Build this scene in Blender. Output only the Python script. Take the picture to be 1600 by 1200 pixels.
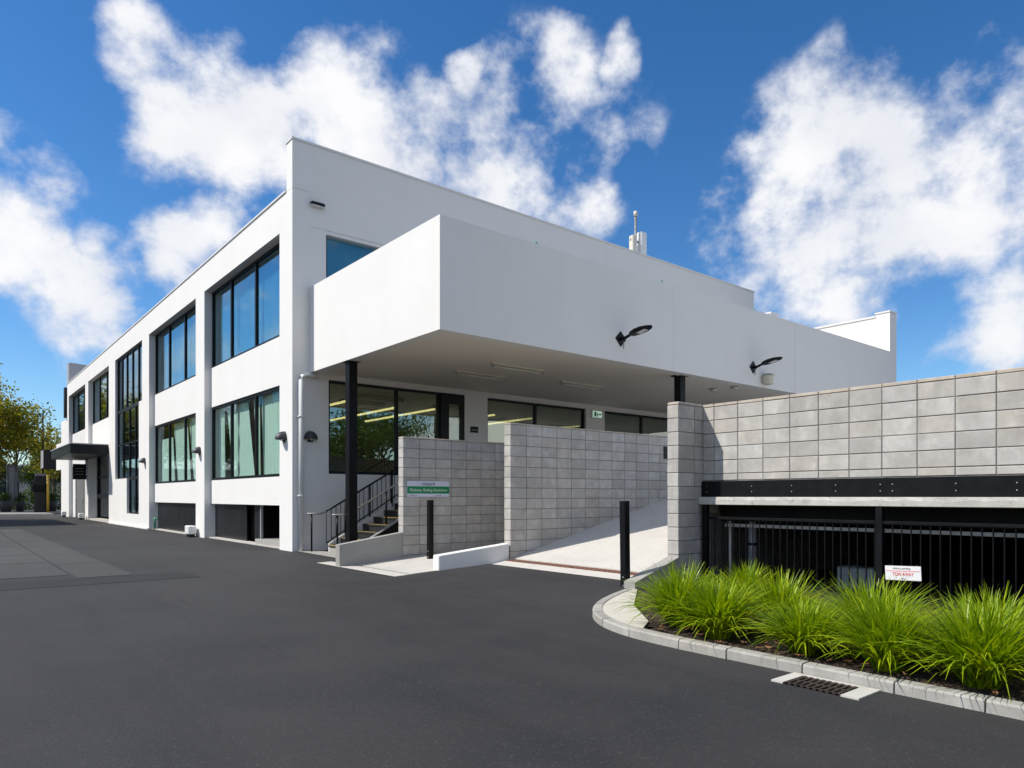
import bpy, bmesh, math, random
from mathutils import Vector, Matrix
R = math.radians
random.seed(7)
S = bpy.context.scene
COL = S.collection
for o in list(bpy.data.objects): bpy.data.objects.remove(o)

# ------------------------------------------------------------------ camera
cd = bpy.data.cameras.new('camera'); cam = bpy.data.objects.new('camera', cd); COL.objects.link(cam)
cam.location = (-6.70, -16.69, 1.35); cam.rotation_euler = (R(90), 0, -R(39.31))
cd.sensor_width = 36; cd.lens = 24.59; cd.shift_y = 0.11; cd.clip_start = 0.05; cd.clip_end = 3000
S.camera = cam
# ------------------------------------------------------------------ sun + sky
SUN = Vector((-1.0, 0.62, 1.25)).normalized()          # towards the sun (left, a little behind the building)
EL = math.asin(SUN.z); AZ = math.atan2(SUN.x, SUN.y)
sl = bpy.data.lights.new('sun', 'SUN'); sl.energy = 3.85; sl.angle = R(0.53); sl.color = (1.0, 0.955, 0.88)
so = bpy.data.objects.new('sun', sl); COL.objects.link(so)
so.rotation_euler = SUN.to_track_quat('Z', 'Y').to_euler(); so.location = (-30, 20, 40)
S.view_settings.view_transform = 'Standard'; S.view_settings.look = 'None'
S.view_settings.exposure = 0.35; S.view_settings.gamma = 1.0; S.view_settings.use_curve_mapping = False
S.cycles.max_bounces = 7; S.cycles.diffuse_bounces = 4; S.cycles.glossy_bounces = 3; S.cycles.transparent_max_bounces = 10; S.cycles.caustics_reflective = False; S.cycles.caustics_refractive = False
S.render.resolution_x = 1024; S.render.resolution_y = 768

class NT:
    def __init__(s, tree): s.t = tree; s.n = tree.nodes; s.l = tree.links
    def add(s, typ, **kw):
        n = s.n.new(typ)
        for k, v in kw.items():
            if k.startswith('i_'):
                key = k[2:]; key = int(key) if key.isdigit() else key
                s.put(n.inputs[key], v)
            else: setattr(n, k, v)
        return n
    def put(s, sock, v):
        if hasattr(v, 'is_linked') or isinstance(v, bpy.types.NodeSocket): s.l.new(v, sock)
        else: sock.default_value = v
    def math(s, op, a, b=0.0, c=None, clamp=False):
        n = s.n.new('ShaderNodeMath'); n.operation = op; n.use_clamp = clamp
        s.put(n.inputs[0], a); s.put(n.inputs[1], b)
        if c is not None: s.put(n.inputs[2], c)
        return n.outputs[0]
    def mix(s, f, a, b, typ='MIX'):
        n = s.n.new('ShaderNodeMix'); n.data_type = 'RGBA'; n.blend_type = typ
        s.put(n.inputs[0], f); s.put(n.inputs[6], a); s.put(n.inputs[7], b)
        return n.outputs[2]
    def rng(s, v, a, b, c=0.0, d=1.0, smooth=False):
        n = s.n.new('ShaderNodeMapRange'); n.clamp = True
        if smooth: n.interpolation_type = 'SMOOTHSTEP'
        s.put(n.inputs[0], v); s.put(n.inputs[1], a); s.put(n.inputs[2], b); s.put(n.inputs[3], c); s.put(n.inputs[4], d)
        return n.outputs[0]
    def noise(s, vec, scale, detail=4, rough=0.5, dist=0.0, out=0):
        n = s.n.new('ShaderNodeTexNoise'); 
        if vec is not None: s.l.new(vec, n.inputs['Vector'])
        n.inputs['Scale'].default_value = scale; n.inputs['Detail'].default_value = detail
        n.inputs['Roughness'].default_value = rough; n.inputs['Distortion'].default_value = dist
        return n.outputs[out]
    def ramp(s, v, stops):
        n = s.n.new('ShaderNodeValToRGB'); s.put(n.inputs[0], v)
        e = n.color_ramp.elements
        while len(e) < len(stops): e.new(0.5)
        for k, (p, c) in enumerate(stops):
            e[k].position = p; e[k].color = (*c, 1) if len(c) == 3 else c
        return n.outputs[0]
def c4(c): return (c[0], c[1], c[2], 1)

def sky_dir(px, py):                        # direction of the sky where the photograph shows a cloud
    f = Vector((.6335, .7737, 0)); r = Vector((.7737, -.6335, 0))
    return (f + r * ((px - 800) / 1093) + Vector((0, 0, (776 - py) / 1093))).normalized()
W = bpy.data.worlds.new('World'); S.world = W; W.use_nodes = True; W.cycles.sampling_method = 'NONE'
w = NT(W.node_tree); w.n.clear()
sky = w.add('ShaderNodeTexSky'); sky.sky_type = 'NISHITA'; sky.sun_disc = False
sky.sun_elevation = EL; sky.sun_rotation = AZ; sky.altitude = 200; sky.air_density = 1.0; sky.dust_density = 0.1; sky.ozone_density = 2.5
gen = w.add('ShaderNodeTexCoord').outputs['Generated']
nrm = w.add('ShaderNodeVectorMath', operation='NORMALIZE'); w.l.new(gen, nrm.inputs[0]); dvec = nrm.outputs[0]
# cumulus: patches of cloud cover broken up by fractal noise
patches = [((235, 85), 3.6), ((300, 140), 5.2), ((370, 190), 4.6), ((400, 225), 3.0), ((545, 150), 4.6), ((610, 230), 6.2), ((680, 200), 3.6),
           ((850, 240), 6.6), ((885, 300), 4.6), ((880, 125), 3.2), ((950, 80), 1.6), ((790, 310), 4.4), ((740, 130), 2.0),
           ((1250, 230), 4.6), ((1370, 260), 5.6), ((1500, 250), 5.6), ((1600, 230), 5.0), ((1260, 370), 6.0), ((1380, 360), 6.0), ((1490, 340), 4.0),
           ((1340, 460), 3.4), ((1190, 350), 2.6), ((1575, 530), 3.6), ((1640, 480), 5.0),
           ((30, 380), 5.2), ((100, 445), 5.0), ((175, 510), 2.8), ((310, 375), 3.2), ((5, 235), 1.6), ((-60, 360), 6.0), ((160, 365), 2.0), ((290, 430), 2.2)]
blobs = [(sky_dir(*p), r) for p, r in patches]
wn = w.add('ShaderNodeTexNoise'); w.l.new(dvec, wn.inputs['Vector']); wn.inputs['Scale'].default_value = 7.0; wn.inputs['Detail'].default_value = 2; wn.inputs['Roughness'].default_value = 0.6
ws_ = w.add('ShaderNodeVectorMath', operation='MULTIPLY_ADD'); w.l.new(wn.outputs['Color'], ws_.inputs[0]); ws_.inputs[1].default_value = (.13, .13, .13); ws_.inputs[2].default_value = (-.065, -.065, -.065)
wa_ = w.add('ShaderNodeVectorMath', operation='ADD'); w.l.new(dvec, wa_.inputs[0]); w.l.new(ws_.outputs[0], wa_.inputs[1])
wv_ = w.add('ShaderNodeVectorMath', operation='NORMALIZE'); w.l.new(wa_.outputs[0], wv_.inputs[0]); wvec = wv_.outputs[0]
REST = (5.1, 2.2, 1.4)
acc = None
for d, r in blobs:
    dp = w.add('ShaderNodeVectorMath', operation='DOT_PRODUCT'); w.l.new(wvec, dp.inputs[0]); dp.inputs[1].default_value = d
    v = w.rng(dp.outputs['Value'], math.cos(R(r * 1.38)), math.cos(R(r * 0.2)), 0, 1)
    acc = v if acc is None else w.math('MAXIMUM', acc, v)
# out of view, fuller cumulus added as white fill for the shaded fascia
cone = w.add('ShaderNodeVectorMath', operation='DOT_PRODUCT'); w.l.new(dvec, cone.inputs[0]); cone.inputs[1].default_value = sky_dir(800, 300)
rofs = w.add('ShaderNodeVectorMath', operation='ADD'); w.l.new(dvec, rofs.inputs[0]); rofs.inputs[1].default_value = REST
rest = w.rng(w.noise(rofs.outputs[0], 2.3, 2, 0.5), 0.32, 0.58, -0.1, 1.05)
acc = w.math('MAXIMUM', acc, w.math('MULTIPLY', rest, w.rng(cone.outputs['Value'], 0.60, 0.72, 1, 0)))
mp = w.add('ShaderNodeMapping'); w.l.new(dvec, mp.inputs[0]); mp.inputs['Scale'].default_value = (1, 1, 1.2)
n1 = w.noise(mp.outputs[0], 8.5, 7, 0.60, 0.0)
n2 = w.noise(mp.outputs[0], 4.0, 1, 0.5, 0.0)
nz = w.math('ADD', w.math('MULTIPLY', w.math('SUBTRACT', n1, 0.5), 3.3), w.math('MULTIPLY', w.math('SUBTRACT', n2, 0.5), 0.8))
dens = w.math('ADD', acc, nz)
cover = w.rng(dens, 0.28, 1.15, 0, 1, True)
cover = w.math('MULTIPLY', cover, w.rng(acc, 0.0, 0.3))
thick = w.rng(dens, 0.55, 1.4, 0, 1, True)
ccol = w.mix(thick, (0.60, 0.63, 0.70, 1), (0.80, 0.795, 0.80, 1))
ccol = w.mix(w.rng(wn.outputs[0], 0.42, 0.66, 0, 0.55), ccol, (0.58, 0.605, 0.665, 1))
hs = w.add('ShaderNodeHueSaturation'); w.l.new(sky.outputs[0], hs.inputs['Color']); hs.inputs['Saturation'].default_value = 1.28; hs.inputs['Value'].default_value = 1.0
SKY = 0.11
skyc = w.mix(1.0, hs.outputs[0], (SKY * .80, SKY * .90, SKY * 1.0, 1), 'MULTIPLY')
tot = w.mix(w.math('MULTIPLY', cover, 0.96), skyc, ccol)
bg = w.add('ShaderNodeBackground'); w.l.new(tot, bg.inputs[0]); bg.inputs[1].default_value = 1.0
ow = w.add('ShaderNodeOutputWorld'); w.l.new(bg.outputs[0], ow.inputs[0])

# ------------------------------------------------------------------ materials
M = {}
def new(name):
    m = bpy.data.materials.new(name); m.use_nodes = True; t = NT(m.node_tree); t.n.clear()
    t.out = t.add('ShaderNodeOutputMaterial'); t.b = t.add('ShaderNodeBsdfPrincipled'); t.l.new(t.b.outputs[0], t.out.inputs[0])
    M[name] = m; return t
def pos(t):
    return t.add('ShaderNodeNewGeometry').outputs['Position']
def objc(t): return t.add('ShaderNodeTexCoord').outputs['Object']
def bump(t, h, strength, dist=0.01):
    b = t.add('ShaderNodeBump'); t.put(b.inputs['Height'], h); b.inputs['Strength'].default_value = strength; b.inputs['Distance'].default_value = dist
    t.l.new(b.outputs[0], t.b.inputs['Normal'])
def simple(name, col, rough=0.5, metal=0.0, var=0.12, scale=6.0, bmp=0.0, spec=0.5):
    t = new(name); p = pos(t); n = t.noise(p, scale, 5, 0.6)
    f = t.rng(n, 0.3, 0.7, 1 - var, 1 + var)
    cc = t.add('ShaderNodeVectorMath', operation='SCALE'); cc.inputs[0].default_value = col; t.l.new(f, cc.inputs['Scale'])
    t.l.new(cc.outputs[0], t.b.inputs['Base Color'])
    t.put(t.b.inputs['Roughness'], t.rng(n, 0.3, 0.7, max(0.02, rough - 0.06), min(1, rough + 0.06)))
    t.b.inputs['Metallic'].default_value = metal; t.b.inputs['Specular IOR Level'].default_value = spec
    if bmp: bump(t, t.noise(p, scale * 12, 4, 0.6), bmp, 0.004)
    return t
def streak(t, p, sx=3.0, sz=0.18):
    mpn = t.add('ShaderNodeMapping'); t.l.new(p, mpn.inputs[0]); mpn.inputs['Scale'].default_value = (sx, sx, sz)
    return t.noise(mpn.outputs[0], 1.6, 5, 0.65)
# white rendered walls
def plaster(name, col, stain):
    t = new(name); p = pos(t)
    a = t.noise(p, 0.7, 5, 0.6); b_ = streak(t, p); 
    f = t.math('ADD', t.rng(a, 0.3, 0.7, 0.0, 0.55), t.rng(b_, 0.5, 0.85, 0.0, 0.28))
    c = t.mix(f, c4(col), c4(stain))
    sp = t.noise(p, 14, 3, 0.7); c = t.mix(t.rng(sp, 0.64, 0.8, 0, 0.22), c, (0.5, 0.48, 0.44, 1))
    c = t.mix(t.rng(streak(t, p, 7.0, .22), .60, .82, 0, .20), c, (0.50, 0.48, 0.43, 1))
    t.l.new(c, t.b.inputs['Base Color']); t.b.inputs['Roughness'].default_value = 0.75; t.b.inputs['Specular IOR Level'].default_value = 0.25
    bump(t, t.math('ADD', t.math('MULTIPLY', t.noise(p, 60, 4, 0.6), 0.5), t.noise(p, 3, 3, 0.5)), 0.18, 0.006)
plaster('white_render', (0.83, 0.81, 0.775), (0.76, 0.74, 0.70))
plaster('shade_render', (0.83, 0.805, 0.76), (0.77, 0.745, 0.70))  # white render again, warmed to offset the blue of shaded faces
plaster('soffit_paint', (0.86, 0.79, 0.69), (0.81, 0.74, 0.64))
simple('coping_metal', (0.74, 0.72, 0.68), 0.45, 0.0, 0.05, 2)
simple('grey_parapet', (0.42, 0.42, 0.42), 0.7, 0, 0.06, 2)
simple('black_steel', (0.006, 0.006, 0.007), 0.42, 0.0, 0.25, 5, spec=0.18)
simple('black_panel', (0.012, 0.0125, 0.014), 0.35, 0.0, 0.35, 2.5, spec=0.3)
simple('frame_black', (0.008, 0.009, 0.011), 0.4, 0.0, 0.2, 8, spec=0.25)
simple('lamp_grey', (0.030, 0.032, 0.038), 0.5, 0.0, 0.15, 8)
simple('steel_pipe', (0.42, 0.40, 0.37), 0.35, 0.7, 0.15, 9)
simple('dull_pipe', (0.30, 0.31, 0.32), 0.5, 0.2, 0.15, 5)
simple('white_plastic', (0.78, 0.78, 0.76), 0.4, 0, 0.05, 4)
simple('cream_plastic', (0.66, 0.62, 0.52), 0.45, 0, 0.08, 6)
simple('lens', (0.65, 0.65, 0.6), 0.25, 0, 0.05, 6)
simple('bolt_zinc', (0.55, 0.55, 0.55), 0.4, 0.6, 0.1, 6)
simple('stair_rubber', (0.014, 0.014, 0.014), 0.6, 0, 0.3, 9)
simple('stud_yellow', (0.66, 0.42, 0.08), 0.5, 0, 0.12, 20)
simple('rust_grate', (0.19, 0.085, 0.055), 0.75, 0.1, 0.35, 14, 0.3)
simple('dark_grate', (0.05, 0.035, 0.028), 0.7, 0.3, 0.4, 14, 0.3)
simple('shaded_concrete', (0.02, 0.02, 0.019), 1.0, 0, 0.3, 1.2, 0.2, spec=0.03)  # concrete darkened so its colour holds the shade of undercroft and recess
simple('shaded_block', (0.04, 0.038, 0.036), 0.95, 0, 0.3, 2.5, 0.2, spec=0.05)  # block tone lowered to put the undercroft's gloom into the colour
simple('room_wall', (0.30, 0.30, 0.27), 0.8, 0, 0.08, 1)
simple('room_floor', (0.10, 0.10, 0.09), 0.7, 0, 0.2, 1)
simple('room_ceiling', (0.34, 0.34, 0.30), 0.8, 0, 0.08, 1)
simple('chair_green', (0.03, 0.22, 0.07), 0.45, 0, 0.15, 5)
simple('chair_yellow', (0.45, 0.38, 0.10), 0.45, 0, 0.15, 5)
simple('door_grey', (0.20, 0.195, 0.19), 0.45, 0.2, 0.1, 3)
simple('green_paint', (0.02, 0.22, 0.11), 0.5, 0, 0.15, 8)
simple('yellow_paint', (0.70, 0.42, 0.03), 0.5, 0, 0.15, 6)
simple('sign_white', (0.80, 0.80, 0.80), 0.35, 0, 0.03, 3)
simple('sign_lilac', (0.66, 0.69, 0.80), 0.35, 0, 0.03, 3)
simple('sign_green', (0.0, 0.24, 0.075), 0.35, 0, 0.1, 9)
simple('print_black', (0.03, 0.03, 0.05), 0.5, 0, 0.05, 3)
simple('print_grey', (0.22, 0.22, 0.24), 0.5, 0, 0.05, 3)
simple('print_red', (0.72, 0.045, 0.05), 0.5, 0, 0.05, 3)
simple('print_pink', (0.85, 0.35, 0.38), 0.5, 0, 0.05, 3)
simple('chevron_orange', (0.45, 0.13, 0.02), 0.5, 0, 0.05, 3)
simple('bark', (0.13, 0.105, 0.08), 0.9, 0, 0.3, 6, 0.6)
simple('pot_black', (0.02, 0.02, 0.02), 0.5, 0, 0.2, 5)
simple('banner_grey', (0.33, 0.33, 0.34), 0.6, 0, 0.1, 2)
simple('far_wall', (0.55, 0.53, 0.49), 0.8, 0, 0.1, 0.5)
simple('neighbour_brick', (0.16, 0.10, 0.07), 0.9, 0, 0.2, 2)
simple('dead_leaf', (0.22, 0.10, 0.045), 0.8, 0, 0.35, 30)

# asphalt
def asphalt(name, lo, hi, patch=0.35):
    t = new(name); p = pos(t)
    big = t.noise(p, 0.16, 3, 0.6); mid = t.noise(p, 1.1, 4, 0.62); fine = t.noise(p, 95, 2, 0.7)
    vor = t.add('ShaderNodeTexVoronoi'); t.l.new(p, vor.inputs['Vector']); vor.inputs['Scale'].default_value = 85
    f = t.math('ADD', t.math('MULTIPLY', t.rng(big, 0.35, 0.65), 0.6), t.math('MULTIPLY', t.rng(mid, 0.3, 0.7), 0.4))
    c = t.mix(f, c4(lo), c4(hi))
    tm = t.add('ShaderNodeMapping'); t.l.new(p, tm.inputs[0]); tm.inputs['Rotation'].default_value = (0, 0, .25); tm.inputs['Scale'].default_value = (1.1, .10, 1)
    c = t.mix(t.rng(t.noise(tm.outputs[0], 1.3, 3, .55), .52, .72, 0, .35), c, (lo[0] * .62, lo[1] * .62, lo[2] * .62, 1))
    c = t.mix(t.rng(fine, 0.35, 0.75, 0, 0.55), c, (0.012, 0.012, 0.013, 1))
    rc = t.add('ShaderNodeSeparateColor'); t.l.new(vor.outputs['Color'], rc.inputs[0])
    c = t.mix(t.rng(rc.outputs[0], 0.90, 1.0, 0, 0.32), c, (0.10, 0.097, 0.095, 1))
    spk = t.noise(p, 38, 2, 0.5); c = t.mix(t.rng(spk, 0.75, 0.81, 0, 0.3), c, (0.14, 0.137, 0.133, 1))
    oil = t.noise(p, 0.55, 3, 0.55); c = t.mix(t.rng(oil, 0.62, 0.78, 0, patch), c, (0.018, 0.018, 0.019, 1))
    t.l.new(c, t.b.inputs['Base Color'])
    t.put(t.b.inputs['Roughness'], t.rng(mid, 0.3, 0.7, 0.78, 0.92)); t.b.inputs['Specular IOR Level'].default_value = 0.3
    bump(t, t.noise(p, 80, 2, 0.7), 0.6, 0.006)
asphalt('asphalt', (0.028, 0.027, 0.028), (0.060, 0.057, 0.057))
simple('asphalt_seal', (0.032, 0.031, 0.031), 0.8, 0, 0.3, 20)
asphalt('asphalt_old', (0.060, 0.0595, 0.059), (0.088, 0.087, 0.085), 0.2)
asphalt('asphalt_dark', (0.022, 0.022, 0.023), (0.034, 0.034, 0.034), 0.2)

def concrete(name, a, b_, dark=(0.2, 0.19, 0.17), amount=0.35, sc=1.0):
    t = new(name); p = pos(t)
    n = t.noise(p, 1.3 * sc, 6, 0.65, 0.2); m2 = t.noise(p, 9 * sc, 5, 0.6); f3 = t.noise(p, 60, 3, 0.6)
    c = t.mix(t.rng(n, 0.3, 0.7), c4(a), c4(b_)); c = t.mix(t.rng(m2, 0.55, 0.8, 0, amount), c, c4(dark))
    c = t.mix(t.rng(f3, 0.6, 0.8, 0, 0.25), c, c4(dark))
    t.l.new(c, t.b.inputs['Base Color']); t.b.inputs['Roughness'].default_value = 0.85; t.b.inputs['Specular IOR Level'].default_value = 0.25
    bump(t, t.math('ADD', f3, m2), 0.3, 0.004)
concrete('concrete_pale', (0.58, 0.55, 0.495), (0.50, 0.475, 0.43))
concrete('concrete_grey', (0.38, 0.365, 0.335), (0.32, 0.31, 0.285))
concrete('concrete_cream', (0.60, 0.56, 0.48), (0.54, 0.50, 0.43), (0.4, 0.34, 0.25), 0.2)
concrete('concrete_deck', (0.60, 0.575, 0.53), (0.52, 0.50, 0.46))
concrete('ledge_concrete', (0.62, 0.60, 0.55), (0.42, 0.40, 0.36), (0.17, 0.16, 0.14), 0.7, 1.6)
concrete('footpath', (0.34, 0.33, 0.31), (0.28, 0.27, 0.26))
# masonry blocks: every block its own tone
def block(name, lo, hi, warm):
    t = new(name); p = pos(t); oi = t.add('ShaderNodeObjectInfo'); r = oi.outputs['Random']
    w2 = t.add('ShaderNodeTexWhiteNoise', noise_dimensions='1D'); t.l.new(r, w2.inputs['W'])
    ofs = t.add('ShaderNodeVectorMath', operation='MULTIPLY_ADD'); t.l.new(w2.outputs['Color'], ofs.inputs[0]); ofs.inputs[1].default_value = (9, 9, 9); t.l.new(p, ofs.inputs[2])
    n = t.noise(ofs.outputs[0], 4.5, 6, 0.62, 0.4); n2 = t.noise(ofs.outputs[0], 26, 4, 0.65)
    c = t.mix(r, c4(lo), c4(hi)); c = t.mix(t.math('MULTIPLY', t.math('POWER', w2.outputs[0], 2.0), 0.45), c, c4(warm))
    c = t.mix(t.rng(streak(t, p, 2.2, .35), .48, .78, 0, .38), c, (lo[0] * .55, lo[1] * .54, lo[2] * .52, 1))
    c = t.mix(t.rng(n, 0.38, 0.72, 0, 0.5), c, (lo[0] * .62, lo[1] * .61, lo[2] * .6, 1))
    c = t.mix(t.rng(n, 0.28, 0.42, 0.35, 0), c, (min(1, hi[0] * 1.25), min(1, hi[1] * 1.25), min(1, hi[2] * 1.24), 1))
    c = t.mix(t.rng(n2, 0.6, 0.8, 0, 0.35), c, (lo[0] * .5, lo[1] * .5, lo[2] * .5, 1))
    t.l.new(c, t.b.inputs['Base Color']); t.b.inputs['Roughness'].default_value = 0.88; t.b.inputs['Specular IOR Level'].default_value = 0.2
    bump(t, t.math('ADD', t.noise(p, 110, 3, 0.6), n2), 0.45, 0.004)
block('block_stone', (0.445, 0.425, 0.395), (0.56, 0.54, 0.505), (0.55, 0.48, 0.40))
block('block_cap', (0.52, 0.45, 0.37), (0.60, 0.53, 0.44), (0.58, 0.46, 0.34))
block('kerb_stone', (0.35, 0.335, 0.305), (0.43, 0.415, 0.385), (0.38, 0.34, 0.28))
block('shaded_stone', (0.10, 0.098, 0.09), (0.15, 0.146, 0.135), (0.14, 0.12, 0.10))  # the grey block darkened, undercroft shade included in its colour
simple('mortar', (0.19, 0.18, 0.168), 0.95, 0, 0.25, 9, 0.3)
# mulch
t = new('mulch'); p = pos(t); v = t.add('ShaderNodeTexVoronoi'); t.l.new(p, v.inputs['Vector']); v.inputs['Scale'].default_value = 38
sc = t.add('ShaderNodeSeparateColor'); t.l.new(v.outputs['Color'], sc.inputs[0])
t.l.new(t.ramp(sc.outputs[0], [(0, (0.018, 0.011, 0.008)), (0.6, (0.055, 0.032, 0.02)), (1, (0.13, 0.085, 0.05))]), t.b.inputs['Base Color'])
t.b.inputs['Roughness'].default_value = 0.95; bump(t, v.outputs['Distance'], 1.0, 0.03)
# foliage
def leafmat(name, stops, transl=0.4, rough=0.5):
    t = new(name); g = t.add('ShaderNodeNewGeometry')
    n = t.noise(objc(t), 0.45, 3, 0.6)
    k = t.math('ADD', t.math('MULTIPLY', g.outputs['Random Per Island'], 0.6), t.math('MULTIPLY', t.rng(n, 0.32, 0.68), 0.4))
    c = t.ramp(k, stops); t.l.new(c, t.b.inputs['Base Color']); t.b.inputs['Roughness'].default_value = rough; t.b.inputs['Specular IOR Level'].default_value = 0.3
    tr = t.add('ShaderNodeBsdfTranslucent'); t.l.new(t.mix(1.0, c, (1.35, 1.3, 0.6, 1), 'MULTIPLY'), tr.inputs[0])
    ms = t.add('ShaderNodeMixShader'); ms.inputs[0].default_value = transl; t.l.new(t.b.outputs[0], ms.inputs[1]); t.l.new(tr.outputs[0], ms.inputs[2]); t.l.new(ms.outputs[0], t.out.inputs[0])
leafmat('leaf_autumn', [(0, (0.06, 0.10, 0.012)), (0.42, (0.16, 0.19, 0.018)), (0.68, (0.33, 0.27, 0.022)), (1, (0.45, 0.28, 0.03))], 0.5)
leafmat('leaf_green', [(0, (0.025, 0.055, 0.012)), (0.6, (0.06, 0.10, 0.018)), (1, (0.12, 0.15, 0.03))], 0.4)
leafmat('blade_green', [(0, (0.05, 0.12, 0.004)), (0.35, (0.20, 0.32, 0.006)), (0.75, (0.40, 0.49, 0.010)), (0.95, (0.52, 0.54, 0.05)), (1, (0.45, 0.30, 0.08))], 0.35, 0.38)
leafmat('curtain_cloth', [(0, (0.70, 0.93, 0.82)), (1, (0.74, 0.95, 0.85))], 0.10, 0.8)
leafmat('blind_cloth', [(0, (0.12, 0.34, 0.47)), (1, (0.15, 0.38, 0.51))], 0.05, 0.7)  # blue stands in for the sky reflected in the upper panes
# glazing
def glass(name, tint, lo, hi, gl=(1, 1, 1)):
    t = new(name); t.n.remove(t.b)
    fr = t.add('ShaderNodeFresnel'); fr.inputs[0].default_value = 1.52
    tr = t.add('ShaderNodeBsdfTransparent'); tr.inputs[0].default_value = c4(tint)
    g = t.add('ShaderNodeBsdfGlossy'); g.inputs['Roughness'].default_value = 0.0; g.inputs[0].default_value = c4(gl)
    p = pos(t); bn = t.add('ShaderNodeBump'); t.put(bn.inputs['Height'], t.noise(p, 0.9, 2, 0.5)); bn.inputs['Strength'].default_value = 0.06; bn.inputs['Distance'].default_value = 0.05
    t.l.new(bn.outputs[0], g.inputs['Normal'])
    ms = t.add('ShaderNodeMixShader'); t.put(ms.inputs[0], t.rng(fr.outputs[0], 0.04, 0.6, lo, hi))
    t.l.new(tr.outputs[0], ms.inputs[1]); t.l.new(g.outputs[0], ms.inputs[2]); t.l.new(ms.outputs[0], t.out.inputs[0])
glass('glass_upper', (0.82, 0.94, 0.97), 0.05, 0.50, (0.85, 0.97, 1.0))
glass('glass_lower', (0.95, 0.995, 0.975), 0.01, 0.30)
glass('glass_front', (0.72, 0.75, 0.65), 0.22, 0.85, (0.95, 1.0, 0.93))
def emit(name, col, st):
    t = new(name); t.n.remove(t.b); e = t.add('ShaderNodeEmission'); e.inputs[0].default_value = c4(col); e.inputs[1].default_value = st
    t.l.new(e.outputs[0], t.out.inputs[0])
emit('strip_glow', (1.0, 0.86, 0.42), 1.5)
emit('exit_glow', (0.55, 0.80, 0.62), 0.45)

# ------------------------------------------------------------------ helpers
ORG = {}
def tag(o, label=None, cat=None, group=None, kind=None):
    if label: o['label'] = label
    if cat: o['category'] = cat
    if group: o['group'] = group
    if kind: o['kind'] = kind
    return o
def thing(name, loc, label, cat, group=None, kind=None):
    o = bpy.data.objects.new(name, None); COL.objects.link(o); o.location = loc; o.empty_display_size = 0.2
    ORG[o] = Vector(loc); return tag(o, label, cat, group, kind)
def setparent(o, parent, world):
    po = ORG[parent]; o.parent = parent; o.location = Vector(world) - po; ORG[o] = Vector(world)
def link(name, me, mat, parent=None, loc=(0, 0, 0), rot=None):
    o = bpy.data.objects.new(name, me); COL.objects.link(o)
    if mat and not me.materials: me.materials.append(M[mat])
    if parent is not None: setparent(o, parent, loc)
    else: o.location = loc; ORG[o] = Vector(loc)
    if rot: o.rotation_euler = rot
    return o
def fin(name, bm, mat, parent=None, smooth=False, origin=None):
    if parent is not None and origin is None: origin = ORG[parent]
    origin = Vector(origin) if origin is not None else Vector((0, 0, 0))
    bmesh.ops.recalc_face_normals(bm, faces=bm.faces)
    bmesh.ops.translate(bm, verts=bm.verts, vec=-origin)
    me = bpy.data.meshes.new(name); bm.to_mesh(me); bm.free()
    if smooth:
        for f in me.polygons: f.use_smooth = True
    return link(name, me, mat, parent, origin)
def box(bm, x0, x1, y0, y1, z0, z1, bev=0.0):
    c = Vector(((x0 + x1) / 2, (y0 + y1) / 2, (z0 + z1) / 2))
    g = bmesh.ops.create_cube(bm, size=1.0, matrix=Matrix.Translation(c) @ Matrix.Diagonal((abs(x1 - x0), abs(y1 - y0), abs(z1 - z0), 1)))
    if bev:
        es = list({e for v in g['verts'] for e in v.link_edges})
        bmesh.ops.bevel(bm, geom=es, offset=bev, segments=1, affect='EDGES')
def B(name, boxes, mat, parent=None, bev=0.0):
    bm = bmesh.new()
    for b in boxes: box(bm, *b, bev=bev)
    return fin(name, bm, mat, parent)
def abox(ax, n0, n1, a0, a1, z0, z1): return (n0, n1, a0, a1, z0, z1) if ax == 'u' else (a0, a1, n0, n1, z0, z1)
def prism(bm, poly, lo, hi):
    """poly: [(x,y)]; lo/hi: z values or callables of (x,y)"""
    L = lo if callable(lo) else (lambda x, y: lo); H = hi if callable(hi) else (lambda x, y: hi)
    a = [bm.verts.new((x, y, L(x, y))) for x, y in poly]; b = [bm.verts.new((x, y, H(x, y))) for x, y in poly]
    n = len(poly); bm.faces.new(a[::-1]); bm.faces.new(b)
    for i in range(n): bm.faces.new((a[i], a[(i + 1) % n], b[(i + 1) % n], b[i]))
def tube(bm, pts, r, seg=8, cap=True):
    pts = [Vector(p) for p in pts]; rings = []
    rr = r if isinstance(r, (list, tuple)) else [r] * len(pts)
    for i, p in enumerate(pts):
        d = (pts[min(i + 1, len(pts) - 1)] - pts[max(i - 1, 0)]).normalized()
        up = Vector((0, 0, 1)) if abs(d.z) < 0.95 else Vector((1, 0, 0))
        s = d.cross(up).normalized(); t_ = s.cross(d)
        rings.append([bm.verts.new(p + (s * math.cos(2 * math.pi * k / seg) + t_ * math.sin(2 * math.pi * k / seg)) * rr[i]) for k in range(seg)])
    for a, b in zip(rings, rings[1:]):
        for k in range(seg): bm.faces.new((a[k], a[(k + 1) % seg], b[(k + 1) % seg], b[k]))
    if cap: bm.faces.new(rings[0][::-1]); bm.faces.new(rings[-1])
def T(name, pts, r, mat, parent=None, seg=8):
    bm = bmesh.new(); tube(bm, pts, r, seg); return fin(name, bm, mat, parent, True)
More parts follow.
